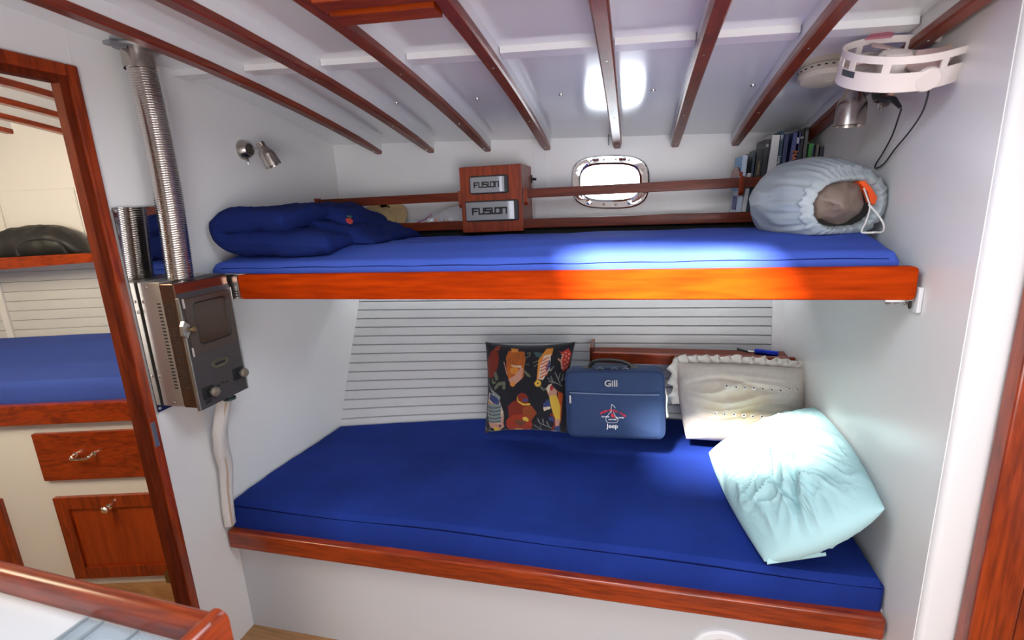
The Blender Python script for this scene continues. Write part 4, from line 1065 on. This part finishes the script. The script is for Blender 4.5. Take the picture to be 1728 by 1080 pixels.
for k in range(3):
    m = MB(); a0 = 1.3 + k * 2.09; rows = []
    for i in range(9):
        t = i / 8; r = .034 + .062 * t; wd = .42 + .18 * sin(pi * t)
        rows.append([MF @ V((cos(a0 + s * wd) * r, sin(a0 + s * wd) * r, .004 + .012 * s + (.004 if q else 0))) for q in (0, 1) for s in ((-1, -.5, 0, .5, 1) if q == 0 else (1, .5, 0, -.5, -1))])
    m.grid(rows, closed_u=True, cap=True); m.build('blade', fpk, g)
m = MB(); P = [MF @ V((.0 + .012 * i, .085 - .005 * i, .036 + (0.004 if i % 2 else 0))) for i in range(5)]
m.prism([MF @ V((-.035, .085, .028)), MF @ V((.01, .072, .030)), MF @ V((.03, .108, .032)), MF @ V((.005, .118, .044))], nF * .004); m.build('cloth_tag', mat('rose_tag', (.42, .13, .18), .6), g)
m = MB(); ringband(m, -.014, -.002, FR + .0012, -3.0, -2.62, 10, .002); m.build('specification_label', mat('label_black', (.05, .06, .07), .5), g)
m = MB(); m.lathe([(0, .0001), (.0, .020), (-.003, .023), (-.012, .023)], frame(MF @ V((.030, -FR - .0005, -.018)), MF.to_3x3() @ V((.1, -1, -.15)), (1, 0, 0)), 24); m.build('pivot_boss', fw, g)
m = MB(); m.tube([MF @ V((.085, .02, -.005)), MF @ V((.12, .01, .002)), V((XR - .025, 1.32, wallp.z)), V((XR - .001, 1.32, wallp.z))], [.02, .026, .022, .026], 16); m.build('swivel_bracket', fcr, g)
# its plug, socket and lead
sp_ = at(1494, 163, x=XR - .005)
g2 = thing('power_socket', 'small chrome power socket with a black plug below the fan', 'socket', sp_)
m = MB(); m.lathe([(0, .016), (.004, .016), (.022, .012), (.024, .010), (.024, .0001)], frame(V((XR, sp_.y, sp_.z)), (-1, 0, 0)), 18); m.build('socket_body', chrome, g2)
m = MB(); q = V((XR - .018, sp_.y, sp_.z - .010)); m.tube([q, q + V((0, 0, -.016))], .0035, 8); m.build('switch', steel, g2)
pl = [V((XR - .026, sp_.y - .005, sp_.z)), at(1508, 168, x=XR - .05), at(1519, 181, x=XR - .045), at(1521, 186, x=XR - .03)]
m = MB(); m.tube(pl[:3], [.007, .007, .004], 8); m.build('plug', black, g2)
cp = [at(1521, 184, x=XR - .035), at(1514, 205, x=XR - .02), at(1505, 230, x=XR - .012), at(1490, 258, x=XR - .008), at(1478, 277, x=XR - .006), at(1478, 284, x=XR - .006), at(1492, 276, x=XR - .006), at(1510, 252, x=XR - .008), at(1535, 222, x=XR - .012), at(1556, 190, x=XR - .03), at(1566, 160, x=XR - .05), at(1567, 143, x=XR - .06)]
m = MB(); m.tube(spline(cp), .0019, 7); m.build('power_lead', black, g)

# smoke alarm on the ceiling
sy = 1.57; sp3 = at(1393, 105, y=sy); base = V((sp3.x, sy, ceil_z(sp3.x, sy)))
nn = V((-.044, -.122 * (sy - .35), -1)).normalized()
g = thing('smoke_alarm', 'round cream smoke alarm on the ceiling beside the white fan', 'smoke alarm', base)
Msm = frame(base, nn)
m = MB(); m.lathe([(0, .058), (.012, .058), (.014, .055)], Msm, 40, cap=True); m.build('alarm_base', cream, g)
m = MB(); m.lathe([(.013, .056), (.018, .062), (.034, .062), (.044, .054), (.048, .04), (.049, .0001)], Msm, 40); m.build('alarm_cover', cream, g)
m = MB()
for k in range(24): m.box(-.0035, .0035, -.0008, .0008, -.0015, .0015, M=Msm @ Matrix.Rotation(2 * pi * k / 24, 4, 'Z') @ Matrix.Translation((0, .0617, .024)))
o = m.build('vent_slot', dark, g); o['kind'] = 'stuff'
m = MB(); m.lathe([(.0488, .0145), (.0502, .0145), (.0502, .012), (.0488, .012)], Msm @ Matrix.Translation((.01, -.018, -.001)), 20); m.build('test_button', mat('cream_light', (.70, .65, .45), .4), g)

# little black chain by the portlight beam
m = MB(); c = at(1027, 224, y=2.10); 
for i in range(9):
    z = c.z - i * .0052; m.tube([V((c.x, 2.11, z)) + V((0 if i % 2 else .0022 * cos(a), .0022 * cos(a) if i % 2 else 0, .0038 * sin(a))) for a in [2 * pi * k / 8 for k in range(8)]], .0008, 4, closed=True)
m.tube([(c.x, 2.11, c.z + .002), (c.x, 2.11, c.z + .055)], .001, 5)
g = m.build('hook_chain', black, org=(c.x, 2.11, c.z)); tag(g, 'short fine black chain hanging beside the middle ceiling beam', 'chain')

# ---------------------------------------------------------------- cabin heater, flue, heat shield
bz = mat('bronze_enamel', (.10, .075, .06), .36, .5); bz2 = mat('dark_enamel', (.085, .075, .075), .36, .45); casing = mat('heater_casing', (.24, .13, .09), .2, .9)
stn = mat('satin_stainless', (.55, .51, .45), .42, .85, bump=.08, bscale=400); brass = mat('aged_brass', (.25, .17, .08), .35, .8)
HX0, HX1, HY0, HY1, HZ0, HZ1 = XL + .018, -1.197, 1.068, 1.252, -.540, -.168
g = thing('cabin_heater', 'small stainless diesel cabin heater with a glass door on the forward bulkhead', 'heater', (XL, 1.16, -.54))
m = MB(); m.box(HX0, HX1 - .05, HY0, HY1, HZ0 + .01, HZ1, .003); m.build('body', stn, g)
m = MB(); m.box(HX1 - .052, HX1 - .002, HY0 - .002, HY1 + .002, HZ0 + .008, HZ1 - .004, .006); m.build('front_casing', casing, g)
m = MB(); m.prism([(HX1 - .004, HY0 + .002, HZ0), (HX1 + .003, HY0 + .002, HZ0), (HX1 + .003, HY0 + .002, HZ1 - .045), (HX1 - .016, HY0 + .002, HZ1 - .002), (HX1 - .022, HY0 + .002, HZ1 - .002)], (0, HY1 - HY0 - .004, 0))
m.build('front_panel', bz2, g, smooth=20)
for y in (HY0 - .001, HY1 - .003):
    m = MB(); m.box(HX1 - .006, HX1 + .005, y, y + .004, HZ0, HZ1 - .045, .001); m.build('edge_trim', steel, g)
text('lettering', 'Dickinson', .018, frame((HX1 - .0035, (HY0 + HY1) / 2, HZ1 - .023), (.92, 0, .40), (0, 1, 0)), black, g, bold=.0002)
# door with window
dz0, dz1, dy0, dy1 = -.378, -.218, HY0 + .010, HY1 - .012
m = MB(); outer_ = [(a, b) for a, b in rrect(dy1 - dy0, dz1 - dz0, .004, 4)]; inn = [(a + .004, b + .004) for a, b in rrect((dy1 - dy0) * .70, (dz1 - dz0) * .74, .012, 4)]
yc, zc = (dy0 + dy1) / 2, (dz0 + dz1) / 2
rows = [[(HX1 + dx, yc + a, zc + b) for a, b in L_] for L_, dx in ((outer_, .002), (outer_, .009), (inn, .009), (inn, .002))]
m.grid(rows, closed_u=True); dr_ = m.build('door', bz, g, smooth=30)
m = MB(); m.prism([(HX1 + .004, yc + a, zc + b) for a, b in inn], (.001, 0, 0))
glm = mat('heater_glass', (.05, .03, .02), .10, 0, coat=.15, spec=.4); m.build('door_glass', glm, dr_)
m = MB(); m.tube([(HX1 + .0095, yc + a, zc + b) for a, b in [(p * 1.02 + .0, q * 1.02) for p, q in inn]], .0016, 6, closed=True); m.build('window_trim', black, dr_)
m = MB(); m.prism([(HX1 + .001, HY0 - .002, zc + .022), (HX1 + .001, HY0 - .022 + .012, zc + .010), (HX1 + .001, HY0 - .012, zc - .016), (HX1 + .001, HY0 - .001, zc - .026), (HX1 + .001, HY0 + .012, zc - .01), (HX1 + .001, HY0 + .012, zc + .01)], (.011, 0, 0)); m.build('latch', steel, dr_, smooth=15)
m = MB(); m.lathe([(0, .004), (.008, .005), (.012, .008), (.018, .007), (.020, .001)], frame((HX1 + .008, HY0 + .014, zc - .004), (1, 0, 0)), 14); m.build('latch_knob', brass, dr_)
m = MB()
for z in (dz0 + .006, dz1 - .016): m.tube([(HX1 + .010, HY0 + .008, z - .008), (HX1 + .010, HY0 + .008, z + .018)], .003, 8)
m.build('hinge', steel, dr_)
# oval badge, knobs, slots
m = MB(); oc = V((HX1 + .003, yc + .004, -.425))
m.lathe([(0, .030), (.002, .030), (.003, .027), (.0025, .025), (.002, .0001)], frame(oc, (1, 0, 0), (0, 1, 0)) @ Matrix.Diagonal((1.05, .48, 1, 1)), 36); bd = m.build('badge', mat('badge_metal', (.17, .15, .10), .4, .7), g)
m = MB(); m.box(HX1 + .006, HX1 + .007, oc.y - .018, oc.y + .018, oc.z - .004, oc.z + .004, .001); m.build('badge_mark', black, bd)
for yk, zk in ((HY0 + .045, -.497), (HY1 - .022, -.480)):
    m = MB(); m.box(HX1 + .002, HX1 + .006, yk - .028, yk + .012, zk - .018, zk + .018, .003); kb = m.build('knob_plate', black, g)
    m = MB(); m.lathe([(.0, .006), (.006, .006), (.010, .013), (.018, .0145), (.024, .011), (.026, .0001)], frame((HX1 + .004, yk, zk), (1, 0, 0)), 20); m.build('knob', mat('knob_grey', (.22, .18, .14), .4, .4), kb)
m = MB()
for i in range(3): m.box(HX1 + .002, HX1 + .0036, yc - .022 + i * .016, yc - .010 + i * .016, -.492 + .003 * (i % 2), -.488 + .003 * (i % 2))
m.box(HX1 + .002, HX1 + .004, HY0 + .022, HY0 + .042, -.528, -.519); m.build('slot', dark, g)
m = MB()
for i in range(26): m.box(HX1 - .070, HX1 - .058, HY0 - .0006, HY0 + .001, -.230 - i * .0098, -.226 - i * .0098)
for i in range(26):
    for j in range(3): m.box(HX1 - .044 + j * .011, HX1 - .037 + j * .011, HY0 - .0026, HY0 - .001, -.230 - i * .0098, -.226 - i * .0098)
o = m.build('vent_slot', dark, g); o['kind'] = 'stuff'
for x, z in ((HX0 + .028, HZ1 - .014), (HX0 + .010, -.222), (HX0 + .008, -.44), (HX0 + .04, HZ0 + .022)):
    MB().lathe([(0, .0045), (.002, .004), (.003, .0001)], frame((x, HY0, z), (0, -1, 0)), 10).build('rivet', steel, g)
m = MB(); m.tube([(HX1 - .03, HY1 - .045, HZ0 + .01), (HX1 - .03, HY1 - .045, HZ0 - .016)], .012, 12); m.lathe([(0, .019), (.006, .019)], Matrix.Translation((HX1 - .03, HY1 - .045, HZ0 - .022)), 12, cap=True)
m.tube([(HX1 - .02, HY1 - .012, HZ0 + .01), (HX1 - .02, HY1 - .012, HZ0 - .006)], .008, 10); m.build('fuel_fitting', mat('verdigris', (.05, .08, .07), .5, .5), g)

g = thing('heat_shield', 'tall polished steel plate on the forward bulkhead behind the heater', 'heat shield', (XL, 1.14, -.53))
m = MB(); m.box(XL + .010, XL + .013, 1.052, 1.232, -.545, .033, .0005); m.build('shield_plate', mirror, g)
m = MB()
for y in (1.060, 1.225):
    for z in (.024, -.25, -.535): m.tube([(XL, y, z), (XL + .012, y, z)], .004, 8); m.lathe([(0, .005), (.002, .004), (.003, .0001)], frame((XL + .013, y, z), (1, 0, 0)), 10)
m.build('standoff', steel, g)
# corrugated flue
fb = at(306, 478, x=-1.255); ft = at(232, 82, x=-1.275)
fb = V((-1.255, fb.y, HZ1 - .004)); ft = V((-1.275, ft.y, ceil_z(-1.275, ft.y) - .012))
g = thing('flue_pipe', 'corrugated shiny flexible flue rising from the heater to the ceiling', 'flue', fb)
m = MB(); rows = []; nr = 96; RF = .0345
for i in range(nr * 4 + 1):
    t = i / (nr * 4); c = fb + (ft - fb) * t + V((.004 * sin(t * 3), .008 * sin(pi * t), 0)); r = RF + .0016 * (1 - abs(2 * ((i % 4) / 4) - 1) * 2) - .002
    r = RF + (.0022, .0, -.0026, .0)[i % 4]
    if t > .925: r = RF + .002
    d = (ft - fb).normalized(); M_ = frame(c, d, (1, 0, 0))
    rows.append([M_ @ V((r * cos(2 * pi * k / 40), r * sin(2 * pi * k / 40), 0)) for k in range(40)])
m.grid(rows, closed_u=True); m.build('corrugated_tube', flue, g, smooth=60)
m = MB(); Mt = frame(ft, (ft - fb)); m.lathe([(-.045, .0385), (-.030, .0395), (.004, .0395)], Mt, 32); m.build('collar', nickel, g)
m = MB(); m.lathe([(0, .058), (-.006, .056), (-.008, .04)], frame((ft.x, ft.y, ceil_z(ft.x, ft.y) - .001), (.044, 0, 1)), 28); m.box(ft.x - .012, ft.x + .012, ft.y - .085, ft.y - .04, ft.z - .004, ft.z + .006, .002); m.build('deck_flange', mat('dull_alloy', (.33, .33, .34), .5, .6), g)
# sleeved fuel hose under the heater
hp_ = [V((HX1 - .06, 1.225, HZ0 - .012)), V((-1.290, 1.215, -.66)), V((-1.305, 1.215, -.74)), V((-1.312, 1.222, -.82)), V((-1.318, 1.215, -.90)), V((-1.320, 1.208, -1.02))]
slv = mat('white_vinyl_sleeve', (.66, .62, .58), .38, bump=.2, bscale=60, vary=.05)
m = MB(); sp2 = spline(hp_, 9); rows = []
for i, p in enumerate(sp2):
    t = i / len(sp2); row = []
    for k in range(24):
        a = 2 * pi * k / 24; r = .022 - .005 * smooth(.35, 1, t) + .002 * sin(a * 3 + t * 9) + .002 * ridge((cos(a), sin(a), t * 5), 1.6)
        row.append(p + V((r * cos(a) * .75, r * sin(a) * 1.15, 0)))
    rows.append(row)
m.grid(rows, closed_u=True); g = m.build('hose_sleeve', slv, org=hp_[-1], smooth=60); tag(g, 'creased white vinyl sleeve round the hose running down below the heater', 'hose sleeve')
m = MB(); m.tube([p + V((.013, -.008, 0)) for p in sp2], .0035, 6); m.build('sleeve_seam', mat('stained_seam', (.50, .36, .26), .6), g)

# ---------------------------------------------------------------- galley counter in the near corner
CZ = -.555
ctop = at(384, 1030, z=CZ + .035); lft = at(0, 938, z=CZ + .035)
cd = (ctop - lft).normalized(); cn = V((-cd.y, cd.x, 0))                       # along the rail, outboard
MK = Matrix(((cd.x, cn.x, 0, ctop.x), (cd.y, cn.y, 0, ctop.y), (0, 0, 1, 0), (0, 0, 0, 1)))
g = thing('galley_counter', 'white galley counter edged with rounded mahogany fiddle rails in the near corner', 'counter', ctop + cd * -.4 - cn * .3 + V((0, 0, -1.465 - ctop.z)))
m = MB(); m.box(-.70, -.012, -.62, -.012, CZ - .03, CZ, .002, M=MK); m.build('worktop', mat('white_laminate', (.72, .75, .79), .22), g)
m = MB(); m.box(-.68, -.03, -.60, -.03, -1.465, CZ - .03, M=MK); m.build('cabinet_side', whitem, g)
def rail(m, p, q, w=.030, h=.060, zt=CZ + .035):
    d = (V(q) - V(p)).normalized(); n_ = V((d.y, -d.x, 0)); sec = []
    for k in range(9):
        a = pi * k / 8; sec.append((w / 2 * cos(a), zt - w * .45 + w * .45 * sin(a)))
    sec = [(w / 2, zt - h)] + sec + [(-w / 2, zt - h)]
    m.grid([[MK @ (V((P_[0], P_[1], 0)) + n_ * a + V((0, 0, b))) for a, b in sec] for P_ in (p, q)], closed_u=True, cap=True)
m = MB(); rail(m, (-.72, -.015, 0), (-.004, -.015, 0)); m.build('fiddle_rail', mahx, g, smooth=40)
m = MB(); rail(m, (-.015, -.001, 0), (-.015, -.60, 0), w=.032, h=.064, zt=CZ + .036); m.build('fiddle_rail', mahy, g, smooth=40)
# clear ribbed tray on the counter
trm = bpy.data.materials.new('clear_tray'); trm.use_nodes = True; nt = trm.node_tree; nt.nodes.clear()
ou = nt.nodes.new('ShaderNodeOutputMaterial'); mxs = nt.nodes.new('ShaderNodeMixShader'); tr = nt.nodes.new('ShaderNodeBsdfTransparent'); gl = nt.nodes.new('ShaderNodeBsdfPrincipled')
gl.inputs['Roughness'].default_value = .08; gl.inputs['Base Color'].default_value = (.50, .56, .60, 1); mxs.inputs[0].default_value = .25; tr.inputs[0].default_value = (.93, .96, .98, 1)
nt.links.new(tr.outputs[0], mxs.inputs[1]); nt.links.new(gl.outputs[0], mxs.inputs[2]); nt.links.new(mxs.outputs[0], ou.inputs[0])
g = thing('clear_tray', 'clear ribbed plastic tray lying on the white counter inside the rails', 'tray', MK @ V((-.13, -.14, CZ)))
tx0, tx1, ty1, ty0 = -.225, -.036, -.034, -.26
m = MB(); m.box(tx0, tx1, ty0, ty1, CZ + .001, CZ + .003, .0005, M=MK); m.build('tray_base', trm, g)
gm = mat('tray_rib', (.28, .33, .36), .3)
for i, x in enumerate((tx0, tx0 + .03, tx0 + .095, tx1 - .006)):
    m = MB(); m.box(x, x + .004, ty0, ty1, CZ + .003, CZ + .007, .001, M=MK); m.build('rib', gm, g)

# ---------------------------------------------------------------- fore cabin seen through the doorway
P0 = V((-1.82, 1.35, 0)); dF = V((.9707, .2402, 0)); nFv = V((-.2402, .9707, 0))
def fpt(s, off, z): return P0 + dF * s + nFv * off + V((0, 0, z))
MFW = Matrix(((dF.x, nFv.x, 0, P0.x), (dF.y, nFv.y, 0, P0.y), (0, 0, 1, 0), (0, 0, 0, 1)))
S0, S1 = -1.42, .46
g = thing('fore_berth', 'white fore cabin berth base with mahogany edge, seen through the doorway', 'bunk', fpt(-.4, .3, -1.465))
m = MB(); m.box(S0, S1, .02, .035, -1.465, -.70, M=MFW); m.build('front_panel', whitem, g)
m = MB(); m.box(S0, S1, -.012, .02, -.735, -.655, .006, M=MFW); m.build('edge_board', mahx, g)
m = MB(); m.box(S0, S1, .035, .60, -.70, -.685, M=MFW); m.build('bunk_board', whitem, g)
def fdoor(s0, s1, z0, z1, name, knob):
    m = MB()
    if name == 'drawer':
        m.box(s0, s1, .003, .021, z0, z1, .003, M=MFW); d = m.build(name, mahx, g)
        m = MB(); a, b = at(140, 772, z=1) , 0
        hs = -.225; P_ = [MFW @ V((hs - .035, .0, -.868)), MFW @ V((hs - .035, -.022, -.868)), MFW @ V((hs - .02, -.026, -.874)), MFW @ V((hs + .02, -.026, -.874)), MFW @ V((hs + .035, -.022, -.868)), MFW @ V((hs + .035, .0, -.868))]
        m.tube(spline(P_, 4), .0055, 8)
        for sx in (-.035, .035): m.lathe([(0, .010), (.004, .010), (.006, .006)], MFW @ frame((hs + sx, .003, -.868), (0, -1, 0)), 12)
        m.build('handle', chrome, d)
    else:
        fw_ = .052
        m = MB(); m.box(s0, s0 + fw_, .003, .021, z0, z1, .002, M=MFW); m.box(s1 - fw_, s1, .003, .021, z0, z1, .002, M=MFW)
        m.box(s0 + fw_, s1 - fw_, .003, .021, z1 - fw_, z1, .002, M=MFW); m.box(s0 + fw_, s1 - fw_, .003, .021, z0, z0 + fw_, .002, M=MFW)
        d = m.build(name, mahz, g)
        m = MB(); m.box(s0 + fw_, s1 - fw_, .014, .02, z0 + fw_, z1 - fw_, 0, M=MFW); m.build('door_panel', panelm, d)
        if knob is not None:
            m = MB(); m.lathe([(0, .012), (.003, .012), (.005, .005), (.016, .005), (.020, .013), (.027, .014), (.032, .009), (.033, .0001)], MFW @ frame((knob, .003, z1 - .045), (0, -1, 0)), 18); m.build('knob', chrome, d)
fdoor(-.413, .20, -.976, -.778, 'drawer', 0)
fdoor(-.402, .20, -1.425, -1.052, 'cupboard_door', -.185)
fdoor(-1.15, -.612, -1.40, -1.05, 'cupboard_door', None)
m = MB(); m.box(-.03, -.008, -.004, .003, -1.455, -1.405, .001, M=MFW); m.build('hinge', brass, g)
m = MB(); rows = []
fm = MB(); Lz = lambda x, y: -.575 + .065 * smooth(.0, .5, y) + .006 * ridge((x * .5 + y * 1.2, y * 2 - x * .6, 0), 1.7) * smooth(.05, .2, y)
slab(fm, (S0 + .01, S1 - .01), lambda x: .028, lambda x: .50, Lz, -.686, r=.016, nx=50, ny=26, bulge=.004)
bmesh.ops.transform(fm.bm, matrix=MFW, verts=fm.bm.verts)
o = fm.build('mattress', navyu, org=fpt(-.4, .25, -.686)); tag(o, 'blue covered mattress in the fore cabin beyond the doorway', 'mattress')
# planked side and upper wall of the fore cabin
m = MB(); m.box(S0, S1 + .1, .52, .535, -.9, .5, M=MFW); fwall = struct(m, 'wall_fore', whitem)
z = -.70
while z < -.19:
    m = MB(); m.box(S0, S1 + .08, .512, .52, z + .0008, z + .0435, .0015, M=MFW); m.build('plank', plankw, fwall); z += .0448
m = MB(); a = fpt(-.70, .51, 0); m.box(-.915, -.885, .500, .512, -.6, -.19, .003, M=MFW); m.build('batten', whitem, fwall)
m = MB(); m.box(-.784, -.456, .516, .5185, -.104, .149, 0, M=MFW); m.box(-1.3, -.796, .516, .5185, -.104, .149, 0, M=MFW); o = m.build('panel_gap', gapm, fwall)
m = MB(); m.box(-.78, -.46, .514, .52, -.10, .145, .002, M=MFW); m.build('locker_panel', whitem, fwall)
m = MB(); m.box(-1.3, -.80, .514, .52, -.10, .145, .002, M=MFW); m.build('locker_panel', whitem, fwall)
# shelf and duffel: pixel heights measured on its front plane
def foff(px, py, off):
    c = ((px - 864) / F, (py - 540) / F, 1.0); d = V([sum(R[i][k] * c[k] for k in range(3)) for i in range(3)])
    t = (P0.dot(nFv) + off) / d.dot(nFv); return d * t
za, zb2 = foff(0, 435, .33), foff(0, 455, .33); zc_, zd = foff(150, 427, .33), foff(150, 443, .33)
g = thing('fore_shelf', 'mahogany shelf board over the fore cabin berth', 'shelf', (za + zc_) / 2)
def lin(s, A_, B_):
    sa = (A_ - P0).dot(dF); sb = (B_ - P0).dot(dF); return A_.z + (B_.z - A_.z) * (s - sa) / (sb - sa)
m = MB(); rows = []
for s_ in (S0, S1 - .05):
    rows.append([fpt(s_, o_, z_) for o_, z_ in ((.33, lin(s_, zb2, zd)), (.33, lin(s_, za, zc_)), (.348, lin(s_, za, zc_)), (.348, lin(s_, zb2, zd)))])
m.grid(rows, closed_u=True, cap=True); m.build('shelf_lip', mahx, g)
m = MB(); rows = []
for s_ in (S0, S1 - .05): rows.append([fpt(s_, o_, lin(s_, zb2, zd) + d_) for o_, d_ in ((.348, .004), (.348, .016), (.512, .016), (.512, .004))])
m.grid(rows, closed_u=True, cap=True); m.build('shelf_board', mahx, g)
# dark duffel bag lying on it
dz_ = lin(-.5, zb2, zd) + .017
g = thing('duffel_bag', 'crumpled dark grey duffel bag on the fore cabin shelf', 'bag', fpt(-.5, .43, dz_))
s0_ = (foff(-30, 425, .42) - P0).dot(dF); s1_ = (foff(146, 420, .42) - P0).dot(dF); ht = foff(70, 380, .42).z - dz_
m = MB(); rows = []
for i in range(41):
    t = i / 40; e = sqrt(max(0.0004, 1 - abs(2 * t - 1) ** 3)); row = []
    zs = lin(s0_ + (s1_ - s0_) * t, zb2, zd) + .017
    for k in range(32):
        a = 2 * pi * k / 32; q = (cos(a), sin(a)); r_ = 1 + .10 * ridge((t * 5, q[0], q[1]), 1.3) + .05 * nz((t * 9, q[0] * 2, q[1] * 2), 1)
        row.append(fpt(s0_ + (s1_ - s0_) * t, .43 + .075 * e * q[0] * r_, max(zs + .001, zs + ht * .5 * e * (1 + q[1] * r_))))
    rows.append(row)
m.grid(rows, closed_u=True, cap=True); m.build('body', mat('dark_nylon', (.016, .016, .017), .5, bump=.3, bscale=80, crease=.6, cscale=7), g, smooth=70)
m = MB(); hp2 = [fpt(-.62, .36, dz_ + .03), fpt(-.60, .352, dz_ + .075), fpt(-.52, .35, dz_ + .095), fpt(-.44, .352, dz_ + .08), fpt(-.42, .36, dz_ + .03)]
m.tube(spline(hp2), .007, 8, flat=.4); m.build('handle', mat('webbing', (.03, .03, .035), .8), g)
